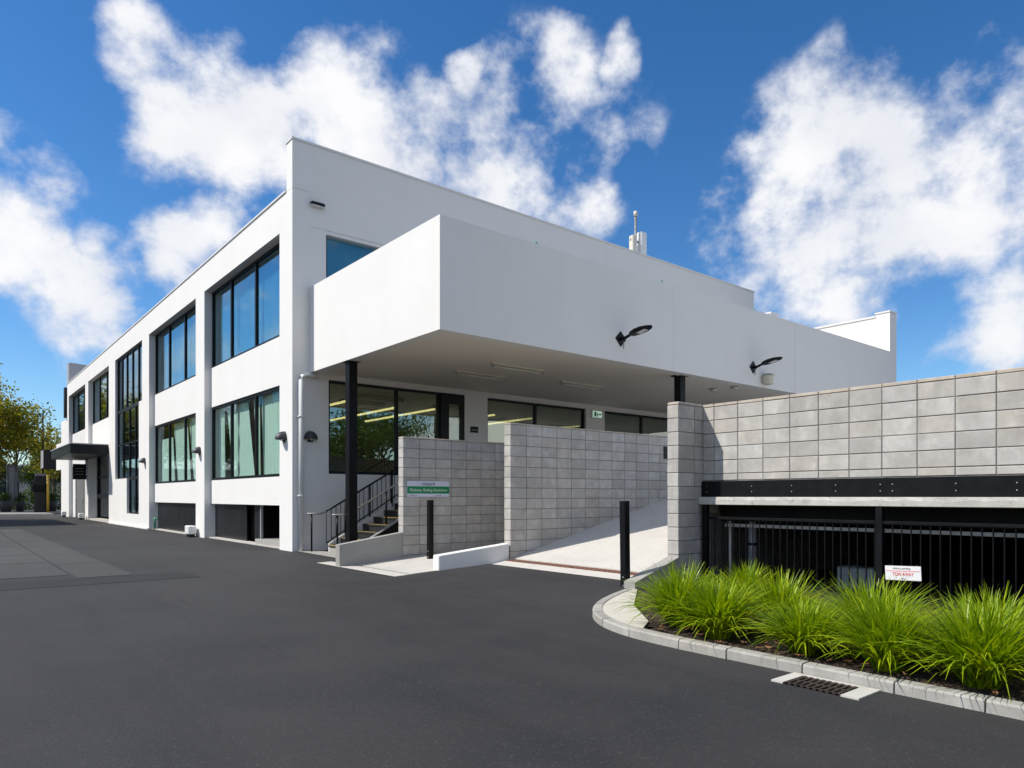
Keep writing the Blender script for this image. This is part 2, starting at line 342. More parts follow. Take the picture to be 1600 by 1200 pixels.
def holed(bm, ax, n0, n1, a0, a1, z0, z1, holes):
    """slab with rectangular openings, proper reveals"""
    A = sorted({a0, a1, *[min(max(h[0], a0), a1) for h in holes], *[min(max(h[1], a0), a1) for h in holes]})
    Zs = sorted({z0, z1, *[min(max(h[2], z0), z1) for h in holes], *[min(max(h[3], z0), z1) for h in holes]})
    def solid(i, j):
        if i < 0 or j < 0 or i >= len(A) - 1 or j >= len(Zs) - 1: return False
        a = (A[i] + A[i + 1]) / 2; z = (Zs[j] + Zs[j + 1]) / 2
        return not any(h[0] < a < h[1] and h[2] < z < h[3] for h in holes)
    vc = {}
    def V(n, a, z):
        k = (n, a, z)
        if k not in vc: vc[k] = bm.verts.new((n, a, z) if ax == 'u' else (a, n, z))
        return vc[k]
    for i in range(len(A) - 1):
        for j in range(len(Zs) - 1):
            if not solid(i, j): continue
            p, q, r, s = A[i], A[i + 1], Zs[j], Zs[j + 1]
            bm.faces.new((V(n0, p, r), V(n0, q, r), V(n0, q, s), V(n0, p, s)))
            bm.faces.new((V(n1, p, r), V(n1, q, r), V(n1, q, s), V(n1, p, s)))
            if not solid(i - 1, j): bm.faces.new((V(n0, p, r), V(n1, p, r), V(n1, p, s), V(n0, p, s)))
            if not solid(i + 1, j): bm.faces.new((V(n0, q, r), V(n1, q, r), V(n1, q, s), V(n0, q, s)))
            if not solid(i, j - 1): bm.faces.new((V(n0, p, r), V(n1, p, r), V(n1, q, r), V(n0, q, r)))
            if not solid(i, j + 1): bm.faces.new((V(n0, p, s), V(n1, p, s), V(n1, q, s), V(n0, q, s)))
def text(name, body, size, mat, parent, loc, ax, shear=0.0, ext=0.0015, width=None):
    cu = bpy.data.curves.new(name, 'FONT'); cu.body = body; cu.size = size; cu.align_x = 'CENTER'; cu.align_y = 'CENTER'; cu.extrude = ext; cu.shear = shear; cu.resolution_u = 2
    tmp = bpy.data.objects.new(name, cu); COL.objects.link(tmp)
    bpy.context.view_layer.update()
    me = bpy.data.meshes.new_from_object(tmp.evaluated_get(bpy.context.evaluated_depsgraph_get()))
    bpy.data.objects.remove(tmp); bpy.data.curves.remove(cu)
    o = link(name, me, mat, parent, loc)
    # upright, readable from -v ('v') or from -u ('u')
    o.rotation_euler = (R(90), 0, 0) if ax == 'v' else (R(90), 0, -R(90))
    if width:
        xs = [v.co.x for v in me.vertices]; k = width / (max(xs) - min(xs)); o.scale = (k, 1, 1)
    return o

# ------------------------------------------------------------------ ground
def sheet(name, poly, z, mat, kind='structure', label=None, cat=None):
    bm = bmesh.new(); vs = [bm.verts.new((x, y, z(x, y) if callable(z) else z)) for x, y in poly]; f = bm.faces.new(vs)
    if f.normal.z < 0: f.normal_flip()
    me = bpy.data.meshes.new(name); 
    bm.normal_update()
    if f.normal.z < 0: f.normal_flip()
    bm.to_mesh(me); bm.free(); o = link(name, me, mat)
    return tag(o, label, cat, None, kind)
sheet('ground', [(-900, -900), (900, -900), (900, 900), (-900, 900)], 0.0, 'asphalt')
# older, paler driveway surfacing on the left with its own joints
slabs = thing('old_paving', (-8, 4, 0), 'paler worn driveway surfacing with straight joints along the lane', 'paving', kind='structure')
def slab(x0, x1, y0, y1, m, z):
    bm = bmesh.new(); prism(bm, [(x0, y0), (x1, y0), (x1, y1), (x0, y1)], -0.03, z); return fin('slab', bm, m, slabs)
rr = random.Random(3)
ys = [-2.6, 0.4, 2.9, 6.2, 9.0, 12.4, 15.5, 19.5]
for j in range(len(ys) - 1):
    slab(-14.0, -4.98, ys[j] + .02, ys[j + 1] - .02, 'asphalt_old', 0.006)
    slab(-4.93, -4.10, ys[j] + .015 - 0.6, ys[j + 1] - .015 - 0.6, 'asphalt_old', 0.0055)
slab(-14.0, -3.3, -4.3, -3.25, 'asphalt_dark', 0.004)
def crack(x0, y0, x1, y1, w_, seed, wob=.05):
    r_ = random.Random(seed); n = int(abs(y1 - y0) / .12) + 2; bm = bmesh.new(); a_, b_ = [], []; ox = 0
    for k in range(n + 1):
        s_ = k / n; ox = ox * .9 + r_.gauss(0, wob * .25); ww = w_ * r_.uniform(.25, 1.0); x = x0 + (x1 - x0) * s_ + ox; y = y0 + (y1 - y0) * s_
        a_.append(bm.verts.new((x - ww, y, .0035))); b_.append(bm.verts.new((x + ww, y, .0035)))
    for k in range(n): bm.faces.new((a_[k], b_[k], b_[k + 1], a_[k + 1]))
    tag(fin('asphalt_crack', bm, 'asphalt_seal'), kind='structure')
crack(-4.12, -3.6, -4.30, -7.6, .012, 4); crack(-4.36, -9.6, -4.45, -11.0, .008, 5, .03); crack(-4.95, -4.3, -5.0, -6.0, .010, 8)
sheet('footpath', [(-60, 44.5), (-0.2, 44.5), (-0.2, 52), (-60, 52)], 0.11, 'footpath')
sheet('road', [(-60, 52), (60, 52), (60, 66), (-60, 66)], 0.012, 'asphalt_old')
bm = bmesh.new(); box(bm, -60, -0.2, 44.3, 44.5, -0.1, 0.12); box(bm, -60, 60, 51.9, 52.05, -0.1, 0.125); tag(fin('street_kerb', bm, 'concrete_pale'), kind='structure')

# ------------------------------------------------------------------ the office building
OB = thing('office_building', (0, 0, 0), 'long white two-storey office building with dark window bands and deep flat canopy', 'building')
GR = 'white_render'
bays = [(0.83, 7.36), (8.35, 15.15), (24.0, 30.4), (31.5, 38.3)]
holes = [(a, b, -0.4, 8.05) for a, b in bays] + [(16.44, 22.34, 5.47, 8.05), (17.06, 22.34, 2.2, 5.47), (17.06, 19.61, 0.57, 2.2)]
bm = bmesh.new(); holed(bm, 'u', 0.0, 0.45, 0.0, 15.14, -0.4, 8.94, holes); holed(bm, 'u', 0.0, 0.45, 15.152, 39.04, -0.4, 8.94, holes)
facade = fin('facade_wall', bm, GR, OB)
for a, b in bays[:2]:
    B('spandrel', [(0.20, 0.45, a, b, 4.27, 5.55)], GR, OB)
    B('spandrel', [(0.20, 0.45, a, b, 1.12, 1.88)], GR, OB)
    B('sill_kerb', [(0.12, 0.40, a, b, -0.3, 0.035)], 'concrete_pale', OB)
B('spandrel', [(0.20, 0.45, 24.0, 30.4, 3.95, 5.54)], GR, OB); B('spandrel', [(0.20, 0.45, 31.5, 38.3, 3.35, 5.50)], GR, OB)
B('plinth', [(-0.06, 0.05, 15.2, 23.9, -0.2, 0.06)], GR, OB)
# street-side low wings beyond the far end
B('wing_wall', [(0.02, 6, 39.04, 42.2, -0.3, 6.65), (0.05, 6, 42.2, 45.2, 3.3, 5.2), (0.6, 6, 42.2, 44.2, -0.3, 3.3)], GR, OB)
B('dark_fin', [(-0.14, 0.02, 39.1, 39.6, 6.7, 8.75)], 'frame_black', OB)
# front wall
fh = [(0.88, 4.6, 5.56, 8.09), (0.95, 4.37, 1.93, 4.32), (4.37, 5.19, 1.52, 4.32), (6.02, 10.2, 1.93, 4.32), (11.11, 15.3, 1.93, 4.32)]
bm = bmesh.new(); holed(bm, 'v', 0.0, 0.3, 0.45, 20.41, -0.4, 8.095, fh); fin('rendered_wall', bm, 'shade_render', OB)
B('rendered_wall', [(0.45, 11.2, 0.0, 0.37, 8.103, 10.13), (11.206, 20.41, 0.0, 0.37, 8.103, 10.13), (0.46, 20.40, 0.012, 0.29, 8.0, 8.2)], 'shade_render', OB)
B('parapet', [(0.0, 0.45, 0.0, 0.37, 8.948, 10.13)], 'white_render', OB)
B('coping', [(-0.02, 20.45, -0.025, 0.40, 10.13, 10.19)], 'coping_metal', OB, 0.006)
B('coping', [(-0.03, 0.5, 0.39, 39.06, 8.94, 9.0)], 'coping_metal', OB, 0.006)
B('parapet', [(0.0, 0.02, 38.72, 39.04, 9.0, 10.35), (0.02, 12, 38.72, 39.04, 9.0, 10.35), (0.02, 0.6, 38.4, 38.72, 9.0, 10.33)], 'grey_parapet', OB)
B('roof', [(0.45, 20.4, 0.37, 39.0, 8.5, 8.7)], 'grey_parapet', OB)
B('boundary_wall', [(20.1, 20.41, 0.3, 39.0, -0.3, 8.9), (0.45, 20.1, 38.7, 39.0, -0.3, 8.9)], GR, OB)
# rooms inside
B('floor_slab', [(0.45, 20.1, 0.3, 38.7, 1.25, 1.5), (0.46, 20.1, 0.3, 38.7, 4.75, 5.1)], 'room_floor', OB)
B('ceiling', [(0.47, 20.1, 0.31, 38.7, 4.50, 4.56), (0.47, 20.1, 0.31, 38.7, 8.25, 8.3)], 'room_ceiling', OB)
B('interior_wall', [(7.5, 7.6, 3.5, 38.7, 1.5, 4.5), (0.5, 20.0, 15.9, 16.0, 1.5, 4.5), (5.45, 5.6, 0.3, 3.5, 1.5, 4.5), (5.6, 20, 7.0, 7.1, 1.5, 4.5), (0.5, 20, 11, 11.1, 5.1, 8.3), (7.5, 7.6, 0.3, 38.7, 5.1, 8.3), (0.5, 7.5, 22.6, 22.7, 1.5, 8.3), (3, 3.1, 23, 38, 0, 8.3)], 'room_wall', OB)
# canopy over the deck
UC, VC, UE = 0.44, -5.87, 19.67
fz0, fz1 = 4.44, 6.56
seams = [UC, 7.32, 13.1, 20.22]
for i in range(3):
    B('fascia', [(seams[i] + (0.004 if i else 0), seams[i + 1] - (0.004 if i < 2 else 0), VC, VC + 0.3, fz0, fz1)], 'shade_render', OB)
B('fascia', [(UC, UC + 0.3, VC + 0.3, 0.0, fz0, fz1)], GR, OB)
B('fascia', [(UE, 20.22, VC + 0.3, 0.0, fz0, fz1)], GR, OB)
B('upstand', [(UE + .004, 20.21, VC + 0.5, -0.9, fz1, 7.86)], GR, OB); B('upstand', [(UE, 20.22, VC, VC + 0.5, fz1 + 0.001, 7.98)], GR, OB)
B('coping', [(UE - 0.03, 20.24, VC + 0.5, -0.9, 7.86, 7.93)], 'coping_metal', OB); B('coping', [(UE - 0.03, 20.25, VC - 0.02, VC + 0.52, 7.98, 8.03)], 'coping_metal', OB)
B('canopy_roof', [(UC + 0.3, UE, VC + 0.3, 0.0, 6.1, 6.3)], 'grey_parapet', OB)
bw = 0.75; x = UC + 0.3; i = 0
while x < UE:
    B('soffit_board', [(x + 0.004, min(x + bw * 4, UE) - 0.004, VC + 0.3, -0.001, fz0 + 0.03, fz0 + 0.10)], 'soffit_paint', OB); x += bw * 4
for cx_, cy_, w_ in ((0.62, -1.93, 0.1), (8.04, -5.5, 0.1), (15.5, -5.5, 0.1)):
    bm = bmesh.new()
    z0_ = 0.0 if cx_ < 1 else 1.45
    box(bm, cx_ - w_, cx_ + w_, cy_ - w_, cy_ - w_ + 0.025, z0_, fz0 + 0.03); box(bm, cx_ - w_, cx_ + w_, cy_ + w_ - 0.025, cy_ + w_, z0_, fz0 + 0.03)
    box(bm, cx_ - w_, cx_ - w_ + 0.02, cy_ - w_ + 0.025, cy_ + w_ - 0.025, z0_, fz0 + 0.03); box(bm, cx_ + w_ - 0.02, cx_ + w_, cy_ - w_ + 0.025, cy_ + w_ - 0.025, z0_, fz0 + 0.03)
    box(bm, cx_ - w_ - 0.06, cx_ + w_ + 0.06, cy_ - w_ - 0.06, cy_ + w_ + 0.06, fz0 - 0.005, fz0 + 0.028)
    fin('column', bm, 'black_steel', OB)

# windows: frame, mullions, panes, cloth
def window(ax, n, a0, a1, z0, z1, mull, gmat, trans=(), fw=0.07, dep=0.09, cloth=None, label=None):
    bm = bmesh.new()
    for b in ((a0, a1, z1 - fw, z1), (a0, a1, z0, z0 + fw), (a0, a0 + fw, z0 + fw, z1 - fw), (a1 - fw, a1, z0 + fw, z1 - fw)):
        box(bm, *abox(ax, n, n + dep, *b))
    wn = fin('window', bm, 'frame_black', OB)
    if label: wn['label'] = label
    for m in mull: B('mullion', [abox(ax, n + 0.004, n + dep - 0.004, m - 0.045, m + 0.045, z0 + fw, z1 - fw)], 'frame_black', wn)
    for z in trans: B('transom', [abox(ax, n + 0.008, n + dep - 0.008, a0 + fw, a1 - fw, z - 0.035, z + 0.035)], 'frame_black', wn)
    e = [a0 + fw] + sorted(mull) + [a1 - fw]; ze = [z0 + fw] + sorted(trans) + [z1 - fw]
    for i in range(len(e) - 1):
        for j in range(len(ze) - 1):
            B('pane', [abox(ax, n + 0.045, n + 0.05, e[i] + (0.045 if i else 0), e[i + 1] - (0.045 if i < len(e) - 2 else 0), ze[j] + (0.035 if j else 0), ze[j + 1] - (0.035 if j < len(ze) - 2 else 0))], gmat, wn)
    for c in (cloth or []): curtain(ax, n + dep + 0.12, c, wn)
    return wn
def curtain(ax, n, c, parent):
    (ta, tb, ba, bb, z0, z1, mat, fold) = c
    bm = bmesh.new(); NU, NZ = 36, 8; g = []
    for j in range(NZ + 1):
        s = j / NZ; row = []
        for i in range(NU + 1):
            q = i / NU; a = (ta + (tb - ta) * q) * s + (ba + (bb - ba) * q) * (1 - s)
            d = fold * (math.sin(q * 34 + ta * 5) + 0.5 * math.sin(q * 61 + 2 * s + ta)) * (0.6 + 0.4 * (1 - s))
            z = z0 + (z1 - z0) * s
            row.append(bm.verts.new((n + d, a, z) if ax == 'u' else (a, n + d, z)))
        g.append(row)
    for j in range(NZ):
        for i in range(NU): bm.faces.new((g[j][i], g[j][i + 1], g[j + 1][i + 1], g[j + 1][i]))
    fin('curtain', bm, mat, parent, True)
CC, BC = 'curtain_cloth', 'blind_cloth'
window('u', 0.24, 0.83, 7.36, 5.555, 8.05, [3.3, 5.45], 'glass_upper', cloth=[(0.9, 7.2, 0.9, 7.2, 5.6, 7.95, BC, 0.018)])
window('u', 0.24, 8.35, 15.15, 5.555, 8.05, [10.7, 12.95], 'glass_upper', cloth=[(8.4, 14.4, 8.4, 14.4, 5.6, 7.95, BC, 0.018)])
window('u', 0.24, 24.0, 30.4, 5.545, 8.05, [26.1, 28.3], 'glass_upper'); window('u', 0.24, 31.5, 38.3, 5.505, 8.05, [33.8, 36.1], 'glass_upper')
window('u', 0.24, 0.83, 7.36, 1.885, 4.265, [3.3, 5.45], 'glass_lower', cloth=[(0.9, 2.3, 0.92, 2.1, 1.98, 4.2, CC, 0.010), (2.2, 3.4, 1.95, 3.25, 1.98, 4.2, CC, 0.010), (3.5, 4.05, 3.45, 3.7, 1.98, 4.2, CC, 0.010), (4.5, 6.3, 3.9, 5.4, 1.98, 4.2, CC, 0.012), (6.75, 7.3, 6.7, 7.3, 1.98, 4.2, CC, 0.010), (6.1, 6.5, 5.3, 5.9, 1.98, 4.2, CC, 0.01)])
window('u', 0.24, 8.35, 15.15, 1.885, 4.265, [10.7, 12.95], 'glass_lower', cloth=[(8.4, 10.3, 8.4, 9.9, 1.98, 4.2, CC, 0.010), (10.0, 10.9, 9.6, 10.3, 1.98, 4.2, CC, 0.010), (11.1, 13.1, 10.6, 12.5, 1.98, 4.2, CC, 0.012), (13.2, 14.9, 12.9, 15.0, 1.98, 3.7, CC, 0.012)])
# the stepped stair window: three lights in one tall opening
window('u', 0.10, 16.44, 22.34, 5.47, 8.05, [17.7, 18.95, 20.2, 21.3], 'glass_upper')
window('u', 0.10, 17.06, 22.34, 2.20, 5.468, [18.3, 19.61, 21.0], 'glass_upper', [3.85]); window('u', 0.10, 17.06, 19.61, 0.57, 2.198, [18.3], 'glass_upper')
window('v', 0.10, 0.88, 4.6, 5.56, 8.09, [2.7], 'glass_upper', cloth=[(0.95, 4.5, 0.95, 4.5, 5.6, 8.0, BC, 0.018)])
window('v', 0.08, 0.95, 4.37, 1.93, 4.32, [2.97], 'glass_front')
window('v', 0.08, 6.02, 10.2, 1.93, 4.32, [8.01], 'glass_front'); window('v', 0.08, 11.11, 15.3, 1.93, 4.32, [13.17], 'glass_front')
# glazed door beside the front window
bm = bmesh.new()
for b in ((4.372, 5.19, 4.2, 4.32), (4.372, 4.52, 1.52, 4.2), (5.07, 5.19, 1.52, 4.2), (4.52, 5.07, 1.52, 1.75), (4.52, 4.66, 1.75, 4.2), (4.66, 5.07, 4.02, 4.2)): box(bm, b[0], b[1], 0.04, 0.14, b[2], b[3])
dr = fin('door', bm, 'frame_black', OB); B('pane', [(4.66, 5.07, 0.09, 0.095, 1.75, 4.02)], 'glass_front', dr)
T('handle', [(4.6, 0.04, 2.55), (4.6, -0.03, 2.58), (4.6, -0.03, 2.95), (4.6, 0.04, 2.98)], 0.012, 'steel_pipe', dr)
# street entrance under its own dark canopy
bm = bmesh.new()
for b in ((24.0, 30.4, 3.85, 3.95), (24.0, 24.1, 0.1, 3.85), (30.3, 30.4, 0.1, 3.85), (27.0, 27.12, 0.1, 3.85), (24.1, 27.0, 2.42, 2.54), (27.12, 30.3, 2.42, 2.54)): box(bm, 0.50, 0.58, *b)
ed = fin('entrance_door', bm, 'frame_black', OB)
for b in ((24.1, 27.0, 0.2, 2.42), (27.12, 30.3, 0.2, 2.42), (24.1, 27.0, 2.54, 3.85), (27.12, 30.3, 2.54, 3.85)): B('pane', [(0.54, 0.546, *b)], 'glass_lower', ed)
B('doorstep', [(0.05, 0.6, 24.0, 30.4, -0.1, 0.10)], 'concrete_pale', OB)
ec = B('entrance_canopy', [(-1.67, 0.0, 24.05, 31.7, 3.5, 3.98)], 'frame_black', OB, 0.02); B('flashing', [(-1.70, 0.0, 24.02, 31.73, 3.98, 4.03)], 'grey_parapet', ec)
for y0 in (31.5, 34.3):
    d_ = B('service_door', [(0.28, 0.34, y0 + .03, y0 + 2.75, 0.02, 3.35)], 'door_grey', OB); T('handle', [(0.26, y0 + 2.5, 1.0), (0.22, y0 + 2.5, 1.0), (0.22, y0 + 2.5, 1.4), (0.26, y0 + 2.5, 1.4)], 0.015, 'steel_pipe', d_)
B('infill_wall', [(0.22, 0.45, 37.06, 38.3, -0.2, 3.36)], GR, OB)
# black basement panels between the pilasters
B('basement_panel', [(0.34, 0.38, 8.36, 15.14, 0.035, 1.12)], 'black_panel', OB)
B('basement_panel', [(0.34, 0.38, 4.3, 7.35, 0.035, 1.12)], 'black_panel', OB); B('basement_panel', [(0.36, 0.40, 3.2, 3.7, 0.035, 1.12)], 'black_panel', OB)
B('basement_recess', [(2.2, 2.3, 0.83, 4.3, 0.0, 1.12), (0.5, 2.2, 4.3, 4.4, 0.0, 1.12), (0.5, 2.2, 0.5, 0.6, 0.0, 1.12)], 'shaded_concrete', OB)
B('recess_step', [(0.2, 1.0, 0.84, 3.2, 0.036, 0.16)], 'concrete_grey', OB, 0.01)
B('frame_post', [(0.30, 0.36, 3.0, 3.08, 0.16, 1.12)], 'dull_pipe', OB); B('meter_box', [(0.9, 1.25, 0.95, 1.7, 0.2, 1.0)], 'door_grey', OB, 0.01)
# white downpipe at the corner
T('downpipe', [(0.18, -0.09, 0.0), (0.18, -0.09, 4.22), (0.20, -0.09, 4.31), (0.28, -0.09, 4.36), (0.62, -0.09, 4.36)], 0.055, 'white_plastic', OB, 12)
for z in (1.35, 3.3): B('pipe_clip', [(0.105, 0.255, -0.155, 0.0, z, z + 0.035)], 'white_plastic', OB, 0.01)
# chairs and shelves glimpsed in the ground-floor room
def chair(x, y, rz, mat, label):
    t_ = thing('chair', (x, y, 1.5), label, 'chair')
    bm = bmesh.new(); n = 10; g = []
    for i in range(n + 1):          # one curved shell: seat sweeping up to the back
        s = i / n
        if s < .5: px_, pz_ = -.25 + s * .95, .44 - .05 * math.sin(s * 2 * math.pi)
        else: q = (s - .5) * 2; px_, pz_ = .225 + .10 * math.sin(q * 1.5), .44 + q * .5
        g.append([bm.verts.new((px_ + (0.06 * abs(w_) if s > .5 else 0), w_ * (.25 - .06 * max(0, s - .7) * 3), pz_ + .04 * w_ * w_)) for w_ in (-1, -.5, 0, .5, 1)])
    for a, b in zip(g, g[1:]):
        for k in range(4): bm.faces.new((a[k], a[k + 1], b[k + 1], b[k]))
    bmesh.ops.solidify(bm, geom=list(bm.faces), thickness=0.025)
    bmesh.ops.rotate(bm, verts=bm.verts, matrix=Matrix.Rotation(rz, 3, 'Z')); bmesh.ops.translate(bm, verts=bm.verts, vec=(x, y, 1.5)); fin('shell', bm, mat, t_, True)
    for sx in (-.2, .2):
        for sy in (-.2, .2):
            v = Matrix.Rotation(rz, 3, 'Z') @ Vector((sx, sy, 0)); T('leg', [(x + v.x, y + v.y, 1.94), (x + v.x * 1.2, y + v.y * 1.2, 1.5)], 0.014, 'frame_black', t_, 6)
chair(1.15, 4.35, 0.6, 'chair_green', 'green moulded chair behind the lower window nearest the corner')
chair(1.5, 5.9, 2.2, 'chair_yellow', 'mustard moulded chair behind the lower window nearest the corner')
lights_in = [(2.2, 4.05, 'upper'), (3.6, 3.95, ''), (4.9, 4.0, ''), (7.2, 4.0, ''), (8.8, 4.0, ''), (12.2, 4.05, '')]
wh = ['behind the left pane of the large front window', 'behind the right pane of the large front window', 'seen through the glazed front door', 'behind the left pane of the middle front window', 'behind the right pane of the middle front window', 'behind the farthest front window']
for (x, z, _), l in zip(lights_in, wh):
    t_ = thing('strip_light', (x, 1.2, z), 'lit yellowish linear lamp hanging ' + l, 'lamp', 'linear lamps inside the front room')
    B('diffuser', [(x - .04, x + .04, 1.2, 5.6, z - .025, z + .02)], 'strip_glow', t_); B('housing', [(x - .045, x + .045, 1.19, 5.61, z + .021, z + .07)], 'frame_black', t_)
    for y in (1.8, 5.0): T('cable', [(x, y, z + .06), (x, y, 4.5)], 0.006, 'frame_black', t_, 5)

# ------------------------------------------------------------------ lamps and fittings on the building
def hood(loc, ax, label):
    """half-dome eyelid wall lamp"""
    t_ = thing('wall_light', loc, label, 'wall lamp', 'eyelid wall lamps')
    bm = bmesh.new(); nu, nv = 14, 7; g = []
    for j in range(nv + 1):
        e = math.pi / 2 * j / nv; row = []
        for i in range(nu + 1):
            a = math.pi * i / nu
            lx = 0.17 * math.cos(a) * math.cos(e * .98); out = 0.24 * math.sin(e) ; zz = 0.21 * math.sin(a) * math.cos(e * .98)
            row.append((lx, out, zz))
        g.append(row)
    def W3(q): 
        lx, out, zz = q
        return (loc[0] + lx, loc[1] - out, loc[2] + zz - .02) if ax == 'v' else (loc[0] - out, loc[1] - lx, loc[2] + zz - .02)
    gv = [[bm.verts.new(W3(q)) for q in row] for row in g]
    for a, b in zip(gv, gv[1:]):
        for k in range(nu): bm.faces.new((a[k], a[k + 1], b[k + 1], b[k]))
    bmesh.ops.remove_doubles(bm, verts=bm.verts, dist=0.0008)
    bmesh.ops.solidify(bm, geom=list(bm.faces), thickness=0.008)
    fin('hood', bm, 'lamp_grey', t_, True)
    bm = bmesh.new(); bmesh.ops.create_icosphere(bm, subdivisions=2, radius=0.055, matrix=Matrix.Translation(W3((0, 0.08, 0.03))) @ Matrix.Diagonal((1, 1, 1.2, 1))); fin('lamp_bowl', bm, 'lens', t_, True)
    B('back_plate', [abox(ax, loc[0 if ax == 'u' else 1] - 0.018, loc[0 if ax == 'u' else 1] - 0.001, loc[1 if ax == 'u' else 0] - .07, loc[1 if ax == 'u' else 0] + .07, loc[2] - .09, loc[2] - .03)], 'lamp_grey', t_)
hood((0.0, 0.50, 2.80), 'u', 'dark eyelid wall lamp on the white corner pier left of the downpipe')
hood((0.0, 7.88, 2.82), 'u', 'dark eyelid wall lamp on the pier between the two curtained windows')
hood((0.0, 15.9, 2.80), 'u', 'dark eyelid wall lamp beside the tall stepped window')
hood((0.46, 0.0, 2.80), 'v', 'dark eyelid wall lamp right of the downpipe under the canopy')
t_ = thing('security_light', (0.62, 0, 8.66), 'small dark bar floodlight high on the corner below the parapet', 'floodlight')
B('body', [(0.45, 0.80, -0.13, -0.02, 8.62, 8.70)], 'frame_black', t_, 0.01); B('lens_strip', [(0.44, 0.805, -0.12, -0.04, 8.596, 8.62)], 'lens', t_); B('bracket', [(0.58, 0.66, -0.03, 0.0, 8.60, 8.72)], 'lens', t_)
def flood(x, z, label):
    t_ = thing('area_light', (x, VC, z), label, 'floodlight', 'shoebox floodlights on the fascia')
    bm = bmesh.new(); prism(bm, [(-.17, -.17), (.17, -.17), (.17, .17), (-.17, .17)], 0, .02)
    bmesh.ops.rotate(bm, verts=bm.verts, matrix=Matrix.Rotation(R(45), 3, 'Z')); bmesh.ops.rotate(bm, verts=bm.verts, matrix=Matrix.Rotation(R(90), 3, 'X')); bmesh.ops.translate(bm, verts=bm.verts, vec=(x, VC - .001, z)); fin('mount_plate', bm, 'black_steel', t_)
    T('arm', [(x, VC - .02, z), (x + .02, VC - .14, z), (x + .05, VC - .34, z + .07)], [.055, .05, .04], 'black_steel', t_, 10)
    bm = bmesh.new()   # slim tapered head
    prof = [(0.0, .05, .06), (.10, .14, .12), (.30, .22, .13), (.52, .23, .11), (.70, .17, .065), (.80, .07, .03)]
    rings = []
    for s, wd, h in prof:
        c = Vector((x + .05 + s * .12, VC - .32 - s * .95, z + .07 + s * .20))
        rings.append([bm.verts.new(c + Vector((wd * a, 0, h * b))) for a, b in ((-1, -.25), (-.85, .45), (-.3, .75), (.3, .75), (.85, .45), (1, -.25), (.8, -.4), (-.8, -.4))])
    for a, b in zip(rings, rings[1:]):
        for k in range(8): bm.faces.new((a[k], a[(k + 1) % 8], b[(k + 1) % 8], b[k]))
    bm.faces.new(rings[0]); bm.faces.new(rings[-1][::-1]); fin('head', bm, 'black_steel', t_)
    c = Vector((x + .10, VC - .32 - .44, z + .07 + .085)); bm = bmesh.new(); prism(bm, [(-.10, -.17), (.10, -.17), (.10, .13), (-.10, .13)], 0, .012)
    bmesh.ops.rotate(bm, verts=bm.verts, matrix=Matrix.Rotation(-R(12), 3, 'X')); bmesh.ops.translate(bm, verts=bm.verts, vec=c - Vector((0, 0, .055))); fin('lens', bm, 'lens', t_)
    T('cable', [(x + .05, VC - .01, z - .05), (x + .1, VC - .03, z - .12), (x + .13, VC - .03, z - .22), (x + .13, VC + .0, z - .28)], 0.012, 'dull_pipe', t_, 6)
    t_.scale = (.74, .74, .74)
flood(5.37, 4.96, 'black angled floodlight on the shaded white fascia, nearer of the two'); flood(10.83, 4.95, 'black angled floodlight on the shaded white fascia, farther one above a cream housing')
t_ = thing('camera_housing', (11.34, VC, 4.62), 'cream round housing on the fascia below the farther floodlight', 'camera')
bm = bmesh.new(); tube(bm, [(11.34, VC - .16, 4.50), (11.34, VC - .16, 4.53), (11.34, VC - .16, 4.74), (11.34, VC - .16, 4.76)], [.10, .135, .135, .15], 16); fin('canister', bm, 'cream_plastic', t_, True)
B('bracket', [(11.29, 11.39, VC - .06, VC - .001, 4.6, 4.72)], 'cream_plastic', t_); bm = bmesh.new(); tube(bm, [(11.34, VC - .16, 4.76), (11.34, VC - .16, 4.80)], [.165, .12], 16); fin('lid', bm, 'dull_pipe', t_, True)
for x0, y0, l in ((3.15, -2.5, 'nearer the wall'), (3.2, -3.85, 'nearer the fascia'), (6.2, -3.0, 'to the right of the pair')):
    t_ = thing('batten_light', (x0, y0, fz0), 'unlit pale tube lamp on the canopy soffit, ' + l, 'lamp', 'batten lamps under the canopy')
    B('base', [(x0, x0 + 1.6, y0 - .04, y0 + .04, fz0 - .02, fz0 + .029)], 'cream_plastic', t_); T('tube', [(x0 + .05, y0, fz0 - .06), (x0 + 1.55, y0, fz0 - .06)], 0.022, 'lens', t_)
    for e in (0.03, 1.57): B('lamp_holder', [(x0 + e - .015, x0 + e + .015, y0 - .02, y0 + .02, fz0 - .09, fz0 - .021)], 'dull_pipe', t_)
for x0, y0, l in ((10.6, -4.75, 'inner'), (10.75, -5.35, 'outer')):
    t_ = thing('downlight', (x0, y0, fz0), 'small round downlight in the soffit beside the right black column, %s of two' % l, 'downlight', 'soffit downlights')
    T('rim', [(x0, y0, fz0 + .01), (x0, y0, fz0 - .02)], .12, 'lens', t_, 14); T('lens', [(x0, y0, fz0 - .018), (x0, y0, fz0 - .026)], .09, 'white_plastic', t_, 14)
t_ = thing('exit_sign', (10.68, 0, 4.2), 'small pale green exit sign on the wall between two front windows', 'exit sign')
B('box', [(10.42, 10.92, -.07, -.001, 4.02, 4.30)], 'white_plastic', t_, 0.006); B('face', [(10.45, 10.89, -.075, -.0705, 4.05, 4.27)], 'exit_glow', t_)
B('pictogram', [(10.52, 10.62, -.0785, -.0755, 4.08, 4.24), (10.66, 10.70, -.0785, -.0755, 4.08, 4.2), (10.72, 10.86, -.0785, -.0755, 4.14, 4.18)], 'green_paint', t_)
t_ = thing('access_panel', (5.5, 0, 3.33), 'small dark keypad panel on the wall right of the front door', 'keypad')
B('plate', [(5.38, 5.66, -.02, -.001, 3.24, 3.42)], 'frame_black', t_, .004)
